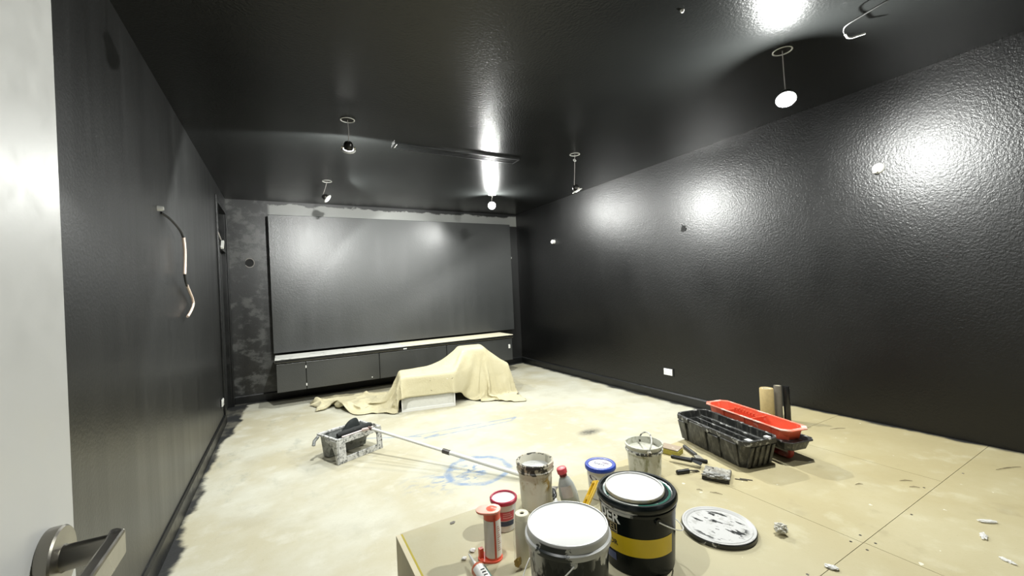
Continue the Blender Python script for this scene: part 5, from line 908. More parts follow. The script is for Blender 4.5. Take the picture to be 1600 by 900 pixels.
# the label turns round the bucket to the right as seen, i.e. with growing angle
def put_text(s, size, ang, z, m, nm, bold=0.0, eps=.0012):
    return obj(nm, wrap(text_bm(s, size, .0003, bold), Rk, ang, z, eps), m, t)
put_text('DER', .056, ka - 1.18, .190, M_LET, 'lettering', .0012)
put_text('EL', .034, ka - .80, .1565, M_GOLD, 'lettering_gold')
bm = B(); patch(bm, Rk, ka - 1.25, ka - .56, .184, .1865, .0011, 1, 20); patch(bm, Rk, ka - 1.25, ka - .56, .149, .1515, .0011, 1, 20); patch(bm, Rk, ka - .575, ka - .558, .149, .1865, .0011, 4, 2)
obj('lettering_box', bm, M_GOLD, t)
put_text('ERIOR', .026, ka - 1.08, .104, plain('black_lettering', (.05, .035, .01), .5, bump=0), 'lettering_black', .0004)
obj('blue_block', patch(B(), Rk, ka - 1.10, ka - .64, .040, .070, .0009, 2, 16), M_BLUEL, t)
put_text('l', .020, ka - .80, .045, M_LET, 'lettering', .0002, .0016) if False else None

disc = thing('tin_lid', 'white round lid with a cream crusted edge lying on the black bucket', 'lid', (KX - .008, KY + .002, P + HB - .001), rot=(R(1.5), R(-1.2), .4))
def crust_fn(N):
    s = N.sep(N.co()); n = N.noise(40, 5, .65)
    r = N.m('SQRT', N.m('ADD', N.m('MULTIPLY', s[0], s[0]), N.m('MULTIPLY', s[1], s[1])))
    c = N.mix(N.step(N.m('ADD', r, N.m('MULTIPLY', n, .012)), .1165, .121), (.55, .55, .535), (.50, .44, .28))
    c = N.mix(N.m('MULTIPLY', N.step(n, .57, .62), N.step(r, .113, .116)), c, (.09, .06, .03))
    N.color(c); N.rough(.45); N.bump(n, .3, .004)
M_CRUST = mat('crusted_lid', (.8, .8, .78), .45, fn=crust_fn)
rr = .114
obj('disc', lathe(B(), [(0, .006), (rr * .93, .006), (rr * .94, .010), (rr * .98, .011), (rr, .007), (rr * 1.005, .001), (rr * .985, -.002), (rr * .95, .0), (0, .0)], 72, wob=lambda a, z: .006 * math.sin(5 * a) + .004 * math.sin(11 * a + 1)), M_CRUST, disc, smooth=True)

# ------------------------------------------------------------------ tubs, pails, bottles behind the buckets
M_DIRTY = splat('dirty_white_plastic', (.55, .53, .44), (.25, .20, .10), 13, .5, .66, .45, (1, 1, .6), (.80, .79, .73))
def rim_fn(N):
    n = N.noise(24, 6, .65, N.mapv(N.co(), (1, 1, .7)), .5)
    c = N.mix(N.noise(9, 4), (.60, .58, .50), (.45, .40, .28))
    c = N.mix(N.step(n, .47, .52), c, (.028, .026, .022)); c = N.mix(N.step(N.noise(31, 4, .6), .62, .66), c, (.30, .20, .07))
    N.color(c); N.rough(.5); N.bump(n, .5, .006)
M_RIM = mat('crusted_rim', (.6, .55, .4), .5, fn=rim_fn)
def stained_fn(N):
    s = N.sep(N.co()); n = N.noise(17, 6, .66, N.mapv(N.co(), (1, 1, .6)), .4)
    c = N.mix(N.noise(6, 4), (.72, .71, .63), (.56, .52, .39))
    st = N.m('MULTIPLY', N.step(n, .50, .60), N.m('SUBTRACT', 1.0, N.step(N.m('ABSOLUTE', N.m('SUBTRACT', s[2], .13)), .02, .05)))
    c = N.mix(st, c, (.34, .23, .05))
    dr = N.step(N.noise(22, 4, .6, N.mapv(N.co(), (1, 1, .12))), .60, .68)
    c = N.mix(N.m('MULTIPLY', dr, .6), c, (.30, .29, .22)); N.color(c); N.rough(.4)
M_STAIN = mat('stained_tub', (.7, .68, .58), .4, fn=stained_fn)
tub = thing('paint_pot', 'tall grubby white tub with crusted black-spattered rim, behind the front bucket', 'paint pot', (1.066, 1.744, P))
prof = [(0, 0), (.072, 0), (.076, .004), (.084, .185), (.087, .186), (.087, .222), (.082, .226), (.080, .220), (.077, .19), (.070, .012), (0, .010)]
obj('body', lathe(B(), prof, 64), M_STAIN, tub, smooth=True)
obj('rim', lathe(B(), [(.0845, .180), (.092, .182), (.0935, .190), (.0895, .194), (.0895, .208), (.0935, .213), (.0925, .226), (.086, .229), (.0815, .226), (.081, .213), (.0875, .205)], 64, wob=lambda a, z: .010 * math.sin(7 * a + z * 60) + .008 * math.sin(13 * a)), M_RIM, tub, smooth=True)
obj('paint', lathe(B(), [(0, .190), (.0775, .191), (.0775, .186), (0, .186)], 48, wob=lambda a, z: 0), plain('drying_grey_paint', (.60, .61, .60), .3, scale=14, vary=.2, bump=.2), tub, smooth=True)

pail = thing('paint_pail', 'translucent white pail with wire handle up, beside the black tool tub', 'pail', (1.752, 1.672, P))
M_PAIL = splat('streaked_pail', (.50, .50, .43), (.24, .24, .14), 26, .50, .68, .3, (1, 1, .5), (.62, .62, .56))
prof = [(0, 0), (.082, 0), (.087, .005), (.094, .140), (.101, .141), (.101, .150), (.0955, .152), (.097, .172), (.104, .173), (.104, .180), (.096, .181), (.092, .145), (.084, .010), (0, .008)]
obj('body', lathe(B(), prof, 64), M_PAIL, pail, smooth=True)
obj('rim_spatter', lathe(B(), [(.0965, .139), (.1025, .140), (.1028, .151), (.0975, .153)], 64, wob=lambda a, z: .008 * math.sin(9 * a) + .006 * math.sin(17 * a)), splat('pail_spatter', (.60, .60, .55), (.03, .03, .03), 38, .50, .55, .4), pail, smooth=True)
obj('paint', lathe(B(), [(0, .145), (.0925, .146), (.092, .140), (0, .139)], 48), plain('old_grey_paint', (.52, .52, .44), .5, scale=12, vary=.2), pail, smooth=True)
pa = face_to_cam(1.752, 1.672)
arc = []
for i in range(25):
    u = PI * i / 24; e = pa + .25
    s_ = Vector((math.cos(e), math.sin(e), 0)); side = Vector((-s_.y, s_.x, 0))
    arc.append(s_ * (.103 * math.cos(u)) + side * (.034 * math.sin(u)) + Vector((0, 0, .165 + .062 * math.sin(u) ** .8)))
obj('handle', tube(B(), arc, .0042, 10), splat('spattered_handle', (.62, .62, .57), (.06, .06, .06), 34, .52, .58, .4), pail, smooth=True)
for q in (0, PI):
    e = pa + .25 + q
    obj('handle_lug', crumple(B(), .014, .3, 3 + q, 1, 1, 1.2, 2), M_RIM, pail, smooth=True, loc=(.105 * math.cos(e), .105 * math.sin(e), .158))

fil = thing('filler_tub', 'white filler tub with a blue-rimmed lid, behind the black bucket', 'tub', (1.392, 1.632, P))
prof = [(0, 0), (.055, 0), (.060, .004), (.071, .150), (0, .150)]
Rz = lambda z: .0595 + (.071 - .0595) * z / .15
obj('body', lathe(B(), prof, 64), M_WHITE, fil, smooth=True)
obj('lid', lathe(B(), [(.0715, .146), (.0775, .146), (.079, .150), (.079, .162), (.076, .166), (.068, .167), (.0605, .1655), (.0605, .160), (0, .160)], 72), plain('blue_lid', (.012, .05, .36), .35, vary=.05), fil, smooth=True)
obj('lid_label', lathe(B(), [(0, .1612), (.0603, .1612), (.0603, .1602), (0, .1602)], 64), plain('lid_label_white', (.80, .80, .82), .4, vary=.03, bump=0), fil)
fa2 = face_to_cam(1.392, 1.632)
tb = text_bm('Spacc', .030, .0003); 
Mt = Matrix.Rotation(fa2 + R(90) - .5, 4, 'Z')
for v in tb.verts: v.co = Mt @ Vector((v.co.x - .040, v.co.y - .008, .1618 + v.co.z))
obj('lid_lettering', tb, plain('navy_lettering', (.03, .04, .10), .5, bump=0), fil)
bm = B()
el = [(.020 * math.cos(a), .009 * math.sin(a)) for a in [2 * PI * i / 20 for i in range(20)]]
extrude_poly(bm, el, .1614, .1619, Mt @ Matrix.Translation((.018, .024, 0)))
obj('lid_badge', bm, plain('grey_badge', (.25, .22, .26), .5, bump=0), fil)
poly = [(-.034, -.022), (.004, -.022), (.004, -.0195), (-.034, -.0195)]
obj('lid_line', extrude_poly(B(), poly, .1614, .1619, Mt), plain('grey_badge', (.25, .22, .26), .5, bump=0), fil)
bm = B(); extrude_poly(bm, [(.024 * math.cos(a), .012 * math.sin(a) - .25 * .024 * math.cos(a)) for a in [2 * PI * i / 24 for i in range(24)]], 0, .0004)
obj('badge', wrap(bm, Rz, fa2 - .62, .112, .0006), plain('badge_dark', (.07, .05, .08), .5, bump=0), fil)
bm = B()
for i in range(5): hexa(bm, [(i * .015, 0, 0), (i * .015 + .006, 0, 0), (i * .015 + .006, 0, .0004), (i * .015, 0, .0004), (i * .015 - .004, .022, 0), (i * .015 + .001, .022, 0), (i * .015 + .001, .022, .0004), (i * .015 - .004, .022, .0004)])
obj('label_strokes', wrap(bm, Rz, fa2 - .85, .066, .0006), plain('label_dark', (.04, .05, .07), .5, bump=0), fil)

red = thing('filler_pot', 'small white pot with a red rim and red and navy label, beside the orange dispenser', 'pot', (.842, 1.667, P))
Rr = lambda z: .048 + .009 * z / .13
obj('body', lathe(B(), [(0, 0), (.044, 0), (.048, .004), (.057, .130), (0, .128)], 56), M_WHITE, red, smooth=True)
obj('lid_rim', lathe(B(), [(.0575, .124), (.0615, .124), (.0625, .128), (.0622, .138), (.059, .141), (.054, .140), (.0535, .133), (.057, .131)], 64), plain('crimson_rim', (.42, .012, .05), .35), red, smooth=True)
obj('lid', lathe(B(), [(0, .134), (.0535, .134), (.0535, .130), (0, .130)], 56), splat('pink_lid', (.70, .42, .45), (.80, .66, .66), 22, .45, .60, .4), red)
ra = face_to_cam(.842, 1.667)
obj('red_label', patch(B(), Rr, ra - .35, ra + .95, .055, .095, .0006, 3, 30), plain('red_label', (.50, .05, .07), .4, bump=0), red)
bm = B(); patch(bm, Rr, ra - .35, ra + .95, .030, .052, .0006, 3, 30)
obj('navy_label', bm, plain('navy_label', (.018, .03, .075), .4, bump=0), red)
bm = B()
for i, z in enumerate((.066, .076, .085)): patch(bm, Rr, ra - .1, ra + .75 - .1 * i, z, z + .0045, .0010, 1, 20)
obj('label_lines', bm, plain('pink_line', (.66, .30, .32), .4, bump=0), red)

bot = thing('squeeze_bottle', 'grey squeeze bottle with a red cap, leaning behind the front bucket', 'bottle', (1.205, 1.640, P + .003), rot=(R(3), R(-13), R(-40)))
bot.scale = (1.3, 1.3, 1.08)
bm = B(); secs = []
bp = [(.0, .030, .020), (.006, .034, .024), (.06, .035, .025), (.10, .030, .021), (.128, .020, .016), (.140, .012, .012), (.150, .0115, .0115)]
for z, rx_, ry_ in bp: secs.append([bm.verts.new((rx_ * math.cos(2 * PI * i / 36), ry_ * math.sin(2 * PI * i / 36), z)) for i in range(36)])
for s0, s1 in zip(secs, secs[1:]):
    for i in range(36): bm.faces.new((s0[i], s0[(i + 1) % 36], s1[(i + 1) % 36], s1[i]))
bm.faces.new(secs[0][::-1]); bm.faces.new(secs[-1])
obj('body', bm, plain('grey_translucent', (.42, .45, .44), .25, vary=.08, scale=12), bot, smooth=True)
obj('neck', lathe(B(), [(.0125, .140), (.0145, .141), (.0145, .155), (0, .155)], 28), plain('dark_red', (.14, .01, .015), .4), bot, smooth=True)
obj('cap', lathe(B(), [(.0155, .153), (.0185, .155), (.0195, .172), (.0175, .178), (.012, .1795), (0, .179)], 36), plain('red_cap', (.58, .07, .09), .35), bot, smooth=True)
bm = B(); pl = []
for j in range(4):
    z = .050 + .018 * j; f_ = 1.012
    pl.append([bm.verts.new((.0352 * f_ * math.cos(a), .0252 * f_ * math.sin(a), z)) for a in [R(-125) + R(70) * i / 8 for i in range(9)]])
for q in range(3):
    for i in range(8): bm.faces.new((pl[q][i], pl[q][i + 1], pl[q + 1][i + 1], pl[q + 1][i]))
obj('label', bm, plain('faded_label', (.55, .52, .53), .4, vary=.15, scale=60), bot)

# yellow hand tool leaning on the filler tub
yt = thing('hand_tool', 'yellow plastic handled tool with a slot, leaning on the blue-lidded tub', 'tool', (1.13, 1.50, P))
p0, p1 = Vector((1.135, 1.500, P + .012)), Vector((1.288, 1.545, P + .135))
d = (p1 - p0).normalized(); L_ = (p1 - p0).length; sd = Vector((0, -1, .6)); sd = (sd - d * sd.dot(d)).normalized(); nn = d.cross(sd)
Mo = Matrix(((d.x, sd.x, nn.x, p0.x), (d.y, sd.y, nn.y, p0.y), (d.z, sd.z, nn.z, p0.z), (0, 0, 0, 1)))
bm = B()
for a, b in (((0, .010, -.008), (L_, .024, .008)), ((0, -.024, -.008), (L_ * .60, -.010, .008)), ((L_ * .92, -.024, -.008), (L_, .010, .008)), ((L_ * .50, -.010, -.008), (L_ * .62, .010, .008)), ((0, -.010, -.008), (.03, .010, .008)), ((L_ * .6, -.024, -.008), (L_ * .94, -.016, .008))): span(bm, a, b)
bm.transform(Mo); rel(obj('handle', bm, plain('yellow_handle', (.72, .45, .02), .4, vary=.08), bevel=.002), yt)
bm = B(); tube(bm, [(0, .025, .0), (L_, .025, .0)], .003, 8); bm.transform(Mo); rel(obj('ridge', bm, plain('pale_yellow', (.80, .60, .15), .4)), yt)

# small black handled scraper and a sheet of card between the tubs
sc_ = thing('scraper', 'black handled scraper lying beside the tall grubby tub', 'scraper', (1.165, 1.77, P))
rel(obj('handle', tube(B(), smooth_path([(1.155, 1.72, P + .012), (1.180, 1.75, P + .018), (1.205, 1.80, P + .014)], 5), [.006] * 3 + [.012] * 6 + [.009] * 2, 12), M_TRIM, smooth=True), sc_)
bm = B(); hexa(bm, [(1.195, 1.785, P + .004), (1.262, 1.830, P + .002), (1.225, 1.862, P + .002), (1.185, 1.813, P + .004), (1.195, 1.785, P + .0055), (1.262, 1.830, P + .0035), (1.225, 1.862, P + .0035), (1.185, 1.813, P + .0055)])
rel(obj('blade', bm, M_STEEL), sc_)
bm = B(); 
gp = [[bm.verts.new((.955 + .15 * i / 8 + .02 * j / 5, 1.545 + .10 * j / 5 + .01 * math.sin(i), P + .004 + .05 * (i / 8) ** 2 * (j / 5) + .006 * math.sin(i * 1.3 + j))) for i in range(9)] for j in range(6)]
for j in range(5):
    for i in range(8): bm.faces.new((gp[j][i], gp[j][i + 1], gp[j + 1][i + 1], gp[j + 1][i]))
pp = obj('paper_sheet', bm, M_WHITE, smooth=True); md = pp.modifiers.new('thick', 'SOLIDIFY'); md.thickness = .0015
tag(pp, 'curled white paper sheet behind the front bucket, under the grubby tub', 'paper')

# orange dispenser tube with flanged ends
M_ORANGE = plain('fluorescent_orange', (.85, .13, .07), .35, vary=.08)
M_OPALE = plain('pale_orange', (.85, .33, .24), .35, vary=.08)
og = thing('tape_dispenser', 'orange cylinder dispenser with white label and flanged ends, standing on the deck', 'dispenser', (.703, 1.503, P))
oa = face_to_cam(.703, 1.503)
obj('core', lathe(B(), [(0, .004), (.034, .004), (.034, .194), (0, .194)], 48), M_ORANGE, og, smooth=True)
Ro = lambda z: .034
obj('label', patch(B(), Ro, oa - 1.6, oa + 1.7, .018, .165, .0007, 2, 50), plain('label_white', (.80, .77, .73), .4, vary=.05, bump=0), og)
obj('stripe', patch(B(), Ro, oa + .16, oa + .38, .016, .178, .0012, 2, 8), plain('stripe_red', (.72, .10, .05), .4, bump=0), og)
bm = B()
for i in range(12): patch(bm, Ro, oa + .60, oa + 1.05 - .12 * (i % 3), .045 + .0085 * i, .0475 + .0085 * i, .0013, 1, 8)
obj('label_lines', bm, plain('label_print', (.45, .16, .12), .5, bump=0), og)
for z, nm in ((.0, 'bottom_flange'), (.192, 'top_flange')):
    sdv = Vector((math.cos(oa - PI / 2), math.sin(oa - PI / 2)))
    poly = []
    for i in range(48):
        a = 2 * PI * i / 48; v_ = Vector((math.cos(a), math.sin(a))); kf = max(0, v_.dot(sdv))
        poly.append(tuple(v_ * (.0375 + .026 * kf ** 3)))
    obj(nm, extrude_poly(B(), poly, z, z + .008), M_OPALE if z else M_ORANGE, og, bevel=.0015)
bm = B()
sd3 = Vector((sdv.x, sdv.y, 0)); box(bm, sd3 * .050 + Vector((0, 0, .026)), (.018, .018, .036)); obj('clip', bm, M_ORANGE, og, bevel=.002)
obj('hub', lathe(B(), [(0, .203), (.012, .203), (.015, .2015), (.020, .2012), (.022, .2002), (0, .2002)], 30), M_ORANGE, og, smooth=True)

# small roller sleeve in its crumpled plastic wrap
wr = thing('wrapped_roller', 'cream mini roller sleeve standing in a clear crumpled wrapper left of the front bucket', 'roller sleeve', (.786, 1.402, P))
obj('sleeve', lathe(B(), [(.008, 0), (.026, 0), (.029, .004), (.029, .196), (.026, .203), (.010, .203), (.008, .199)], 40), plain('cream_sleeve', (.76, .72, .55), .8, vary=.08, scale=60, bump=.2), wr, smooth=True)
obj('core', lathe(B(), [(0, .196), (.0085, .196), (.0085, .19), (0, .19)], 20), M_BLACK, wr)
M_FILM = mat('clear_film', (.85, .85, .83), .10, alpha=.20)
bm = lathe(B(), [(.033, .002), (.036, .02), (.034, .05), (.037, .08), (.034, .11), (.036, .14), (.033, .172), (.035, .185)], 40)
for v in bm.verts:
    d_ = Vector((v.co.x, v.co.y, 0)).normalized(); v.co += d_ * .006 * noise.noise(v.co * 60) + d_ * .006 * max(0, noise.noise(v.co * 25))
obj('wrapper', bm, M_FILM, wr, smooth=True)
obj('tape_scrap', crumple(B(), .012, .5, 2, 1.2, .6, 1.4, 3), plain('brown_scrap', (.32, .22, .05), .6), wr, loc=(-.037, -.02, .034))

# sealant cartridge on its side
sl = thing('sealant_tube', 'orange sealant cartridge with white label lying in the foreground, nozzle pointing away', 'sealant tube', (.606, 1.40, P))
Ms = Matrix.Translation((.606, 1.44, P + .0275)) @ Matrix.Rotation(R(-3), 4, 'Z') @ Matrix.Rotation(R(-90), 4, 'X')
rel(obj('cartridge', lathe(B(), [(0, -.215), (.026, -.215), (.0268, -.21), (.0268, .0), (.023, .006), (.010, .009), (0, .009)], 44, M=Ms), plain('orange_brown', (.55, .13, .06), .35), smooth=True), sl)
rel(obj('nozzle', lathe(B(), [(.009, .008), (.0085, .02), (.003, .098), (.002, .102), (0, .102)], 20, M=Ms), M_WHITE, smooth=True), sl)
Rs = lambda z: .0268
bm = patch(B(), Rs, R(30), R(165), -.205, -.012, .0006, 4, 24); bm.transform(Ms @ Matrix.Rotation(R(-185), 4, 'Z')); rel(obj('label', bm, plain('label_white2', (.80, .80, .77), .35, vary=.06, bump=0)), sl)
bm = patch(B(), Rs, R(128), R(165), -.205, -.020, .0010, 4, 10); bm.transform(Ms @ Matrix.Rotation(R(-185), 4, 'Z')); rel(obj('label_stripe', bm, plain('teal_stripe', (.05, .18, .16), .35, bump=0)), sl)
bm = B()
for i in range(3): patch(bm, Rs, R(80), R(112), -.05 - .016 * i, -.044 - .016 * i, .0010, 1, 8)
bm.transform(Ms @ Matrix.Rotation(R(-185), 4, 'Z')); rel(obj('label_print', bm, M_TRIM), sl)
for x, y, r_, nm in ((.648, 1.588, .011, 'white caulk blob right of the sealant nozzle'), (.598, 1.560, .009, 'white caulk blob left of the sealant nozzle')):
    o = obj('caulk_blob', drop(crumple(B(), r_, .3, x * 9, 1.2, 1, .5, 3)), M_WHITE, smooth=True, loc=(x, y, P)); tag(o, nm, 'blob')

# lid lying on the deck
def lidtop_fn(N):
    s = N.sep(N.co()); v = N.mapv(N.co(), (2.6, .75, 1), (0, 0, .9))
    n = N.noise(14, 5, .62, v, .3)
    r = N.m('SQRT', N.m('ADD', N.m('MULTIPLY', s[0], s[0]), N.m('MULTIPLY', s[1], s[1])))
    k = N.m('MULTIPLY', N.step(n, .555, .575), N.m('SUBTRACT', 1.0, N.step(r, .10, .125)))
    c = N.mix(N.step(N.noise(30, 4), .55, .7), (.55, .55, .54), (.42, .42, .40))
    N.color(N.mix(k, c, (.012, .014, .014))); N.rough(.35)
bl = thing('bucket_lid', 'white bucket lid with black brush marks lying on the deck right of the buckets', 'lid', (1.612, 1.132, P), .3)
obj('rim', lathe(B(), [(.128, .002), (.146, .0), (.149, .003), (.149, .017), (.146, .0205), (.141, .0215), (.137, .019)], 80), splat('lid_rim_black', (.012, .013, .013), (.62, .62, .60), 16, .60, .66, .3), bl, smooth=True)
obj('disc', lathe(B(), [(.1475, .0185), (.145, .0218), (.140, .0222), (.134, .0180), (.131, .0205), (.127, .0185), (.124, .0155), (0, .0155), ], 80), mat('lid_top_marked', (.8, .8, .78), .35, fn=lidtop_fn), bl, smooth=True)

# ------------------------------------------------------------------ black tool box base and its lid with the orange tray
M_TUB = splat('scuffed_black_plastic', (.012, .0125, .012), (.13, .13, .115), 42, .45, .70, .42, (1, 1, .3), (.03, .031, .029))
M_TUBR = splat('scuffed_rim', (.035, .035, .034), (.42, .42, .40), 30, .54, .64, .4)
AXD = Vector((-.146, -.60, 0)).normalized()
def axis_matrix(c): return Matrix(((AXD.x, -AXD.y, 0, c[0]), (AXD.y, AXD.x, 0, c[1]), (0, 0, 1, c[2]), (0, 0, 0, 1)))
# local x runs toward the camera, local y to the right as seen
def rrect(l, w, ch):
    return [(-l + ch, -w), (l - ch, -w), (l, -w + ch), (l, w - ch), (l - ch, w), (-l + ch, w), (-l, w - ch), (-l, -w + ch)]
tb = thing('tool_box', 'long scuffed black plastic tool box without its lid on the deck', 'tool box')
tb.matrix_world = axis_matrix((2.405, 1.628, P))
LT, WT, HT = .305, .128, .168
bm = B()
def loop(l, w, ch, z, notch=False): return [bm.verts.new((x, y, z)) for x, y in rrect(l, w, ch)]
lo = [loop(LT - .045, WT - .028, .03, 0), loop(LT - .006, WT - .006, .035, HT - .030), loop(LT - .006, WT - .006, .035, HT - .004)]
ins = [loop(LT - .014, WT - .014, .033, HT - .004), loop(LT - .016, WT - .016, .033, HT - .045), loop(LT - .030, WT - .030, .030, HT - .047), loop(LT - .058, WT - .042, .025, .008)]
seq = lo + ins
for A, C in zip(seq, seq[1:]):
    for i in range(8): bm.faces.new((A[i], A[(i + 1) % 8], C[(i + 1) % 8], C[i]))
bm.faces.new(seq[0][::-1]); bm.faces.new(seq[-1])
obj('body', bm, M_TUB, tb)
bm = B()
o_, i_ = rrect(LT, WT, .036), rrect(LT - .014, WT - .014, .033)
z0, z1 = HT - .030, HT
vo0 = [bm.verts.new((x, y, z0)) for x, y in o_]; vo1 = [bm.verts.new((x, y, z1)) for x, y in o_]; vi1 = [bm.verts.new((x, y, z1)) for x, y in i_]; vi0 = [bm.verts.new((x, y, z0)) for x, y in i_]
for k_ in range(8):
    q = (k_ + 1) % 8
    bm.faces.new((vo0[k_], vo0[q], vo1[q], vo1[k_])); bm.faces.new((vo1[k_], vo1[q], vi1[q], vi1[k_])); bm.faces.new((vi1[k_], vi1[q], vi0[q], vi0[k_])); bm.faces.new((vi0[k_], vi0[q], vo0[q], vo0[k_]))
obj('rim', bm, M_TUBR, tb, bevel=.003)
# raised panels on the long sides and ribs at the ends
def side_panel(x0, x1, sgn, zt):
    bm = B(); yb, yt = sgn * (WT - .026), sgn * (WT - .001)
    e = sgn * .007
    hexa(bm, [(x0 + .008, yb - e, .006), (x1 - .008, yb - e, .006), (x1 - .008, yb + e, .006), (x0 + .008, yb + e, .006), (x0, yt - e, zt), (x1, yt - e, zt), (x1, yt + e, zt), (x0, yt + e, zt)])
    return bm
for sgn in (-1, 1):
    for x0, x1, zt in ((-.262, -.190, HT - .034), (-.168, -.005, HT - .010), (.018, .105, HT - .034), (.120, .240, HT - .028)):
        obj('side_panel', side_panel(x0, x1, sgn, zt), M_TUB, tb, bevel=.004)
    for x in (-.180, .006): 
        bm = B(); box(bm, (x, sgn * (WT + .004), HT - .016), (.055, .012, .030)); obj('latch_lug', bm, M_TUBR, tb, bevel=.003)
for sgn in (-1, 1):
    for y in (-.075, -.038, 0, .038, .075):
        bm = B(); xb, xt = sgn * (LT - .040), sgn * (LT - .004)
        hexa(bm, [(xb - .005, y - .010, .006), (xb + .005, y - .010, .006), (xb + .005, y + .010, .006), (xb - .005, y + .010, .006), (xt - .005, y - .012, HT - .034), (xt + .005, y - .012, HT - .034), (xt + .005, y + .012, HT - .034), (xt - .005, y + .012, HT - .034)])
        obj('end_rib', bm, M_TUB, tb, bevel=.003)
bm = B(); tube(bm, [(-LT + .05, .020, HT - .040), (LT - .03, .020, HT - .040)], .005, 8); tube(bm, [(-LT + .05, .058, HT - .030), (LT - .03, .058, HT - .030)], .005, 8)
obj('inner_rail', bm, M_TUBR, tb, smooth=True)
bm = B(); box(bm, (LT - .04, .07, HT - .008), (.03, .028, .012)); box(bm, (LT - .035, -.07, HT - .004), (.035, .03, .007)); obj('hinge_tab', bm, M_WHITE, tb, bevel=.002)

# upturned lid on its red handle, carrying the orange tray
ld = thing('box_cover', 'black tool box lid turned upside down on its red handle behind the black tub', 'cover')
ld.matrix_world = axis_matrix((2.655, 1.575, P))
LL, WL = .335, .098
bm = B(); A = [bm.verts.new((x, y, .075)) for x, y in rrect(LL - .02, WL - .02, .03)]; C = [bm.verts.new((x, y, .128)) for x, y in rrect(LL - .004, WL - .004, .03)]; D = [bm.verts.new((x, y, .128)) for x, y in rrect(LL - .012, WL - .012, .03)]; E_ = [bm.verts.new((x, y, .100)) for x, y in rrect(LL - .026, WL - .026, .03)]
for U, V_ in ((A, C), (C, D), (D, E_)):
    for i in range(8): bm.faces.new((U[i], U[(i + 1) % 8], V_[(i + 1) % 8], V_[i]))
bm.faces.new(A[::-1]); bm.faces.new(E_)
obj('shell', bm, M_TUB, ld)
bm = B(); o_ = rrect(LL + .006, WL + .006, .03); extrude_poly(bm, o_, .123, .132)
obj('lip', bm, M_TUBR, ld, bevel=.003)
M_RED = splat('worn_red_plastic', (.40, .045, .03), (.55, .30, .26), 14, .56, .72, .4, (1, 1, .5), (.30, .03, .025))
hp = smooth_path([(LL - .075, -.005, .102), (LL - .070, -.005, .055), (LL - .082, -.005, .022), (LL - .12, -.005, .0165), (0, -.005, .0165), (-LL + .12, -.005, .0165), (-LL + .082, -.005, .022), (-LL + .070, -.005, .055), (-LL + .075, -.005, .102)], 6)
obj('handle', tube(B(), hp, .0165, 14), M_RED, ld, smooth=True)
bm = B(); tube(bm, [(LL - .060, -.005, .090), (LL - .046, -.005, .097)], .007, 10); obj('pivot', bm, M_WHITE, ld)
# orange tray
M_OTRAY = splat('orange_tray', (.62, .085, .04), (.70, .42, .34), 13, .60, .74, .4, (1, 1, 1), (.72, .12, .06))
M_OTOP = splat('dusty_orange_rim', (.72, .16, .10), (.70, .52, .46), 11, .46, .66, .45)
ot = thing('parts_tray', 'long orange parts tray sitting on the upturned black lid', 'tray')
ot.matrix_world = axis_matrix((2.640, 1.578, P + .132))
LO, WO, HO = .325, .090, .066
bm = B(); A = [bm.verts.new((x, y, 0)) for x, y in rrect(LO - .03, WO - .016, .035)]; C = [bm.verts.new((x, y, HO)) for x, y in rrect(LO - .012, WO - .008, .035)]; D = [bm.verts.new((x, y, HO)) for x, y in rrect(LO - .017, WO - .013, .034)]; E_ = [bm.verts.new((x, y, .006)) for x, y in rrect(LO - .034, WO - .022, .034)]
for U, V_ in ((A, C), (C, D), (D, E_)):
    for i in range(8): bm.faces.new((U[i], U[(i + 1) % 8], V_[(i + 1) % 8], V_[i]))
bm.faces.new(A[::-1]); bm.faces.new(E_)
obj('body', bm, M_OTRAY, ot)
bm = B(); o_, i_ = rrect(LO + .012, WO + .004, .038), rrect(LO - .016, WO - .012, .034)
v0 = [bm.verts.new((x, y, HO - .005)) for x, y in o_]; v1 = [bm.verts.new((x, y, HO + .001)) for x, y in o_]; v2 = [bm.verts.new((x, y, HO + .001)) for x, y in i_]; v3 = [bm.verts.new((x, y, HO - .005)) for x, y in i_]
for k_ in range(8):
    q = (k_ + 1) % 8
    for U, V_ in ((v0, v1), (v1, v2), (v2, v3), (v3, v0)): bm.faces.new((U[k_], U[q], V_[q], V_[k_]))
obj('rim', bm, M_OTOP, ot, bevel=.0015)
for x in (-.16, .04): obj('divider', span(B(), (x - .003, -WO + .016, .006), (x + .003, WO - .016, HO - .012)), M_OTRAY, ot)
bm = B(); span(bm, (-.15, .006, .006), (.03, .012, HO - .010)); 
for i in range(7): tube(bm, [(-.14 + .025 * i, .009, HO - .010), (-.14 + .025 * i, .009, HO + .004)], .007, 8)
obj('comb_rack', bm, M_OTRAY, ot)
for x in (-.22, -.05, .14):
    bm = B(); hexa(bm, [(x, -WO + .012, .004), (x + .075, -WO + .012, .004), (x + .075, -WO + .020, .004), (x, -WO + .020, .004), (x, -WO + .001, HO - .008), (x + .075, -WO + .001, HO - .008), (x + .075, -WO + .012, HO - .008), (x, -WO + .012, HO - .008)]); obj('side_panel', bm, M_OTRAY, ot, bevel=.003)

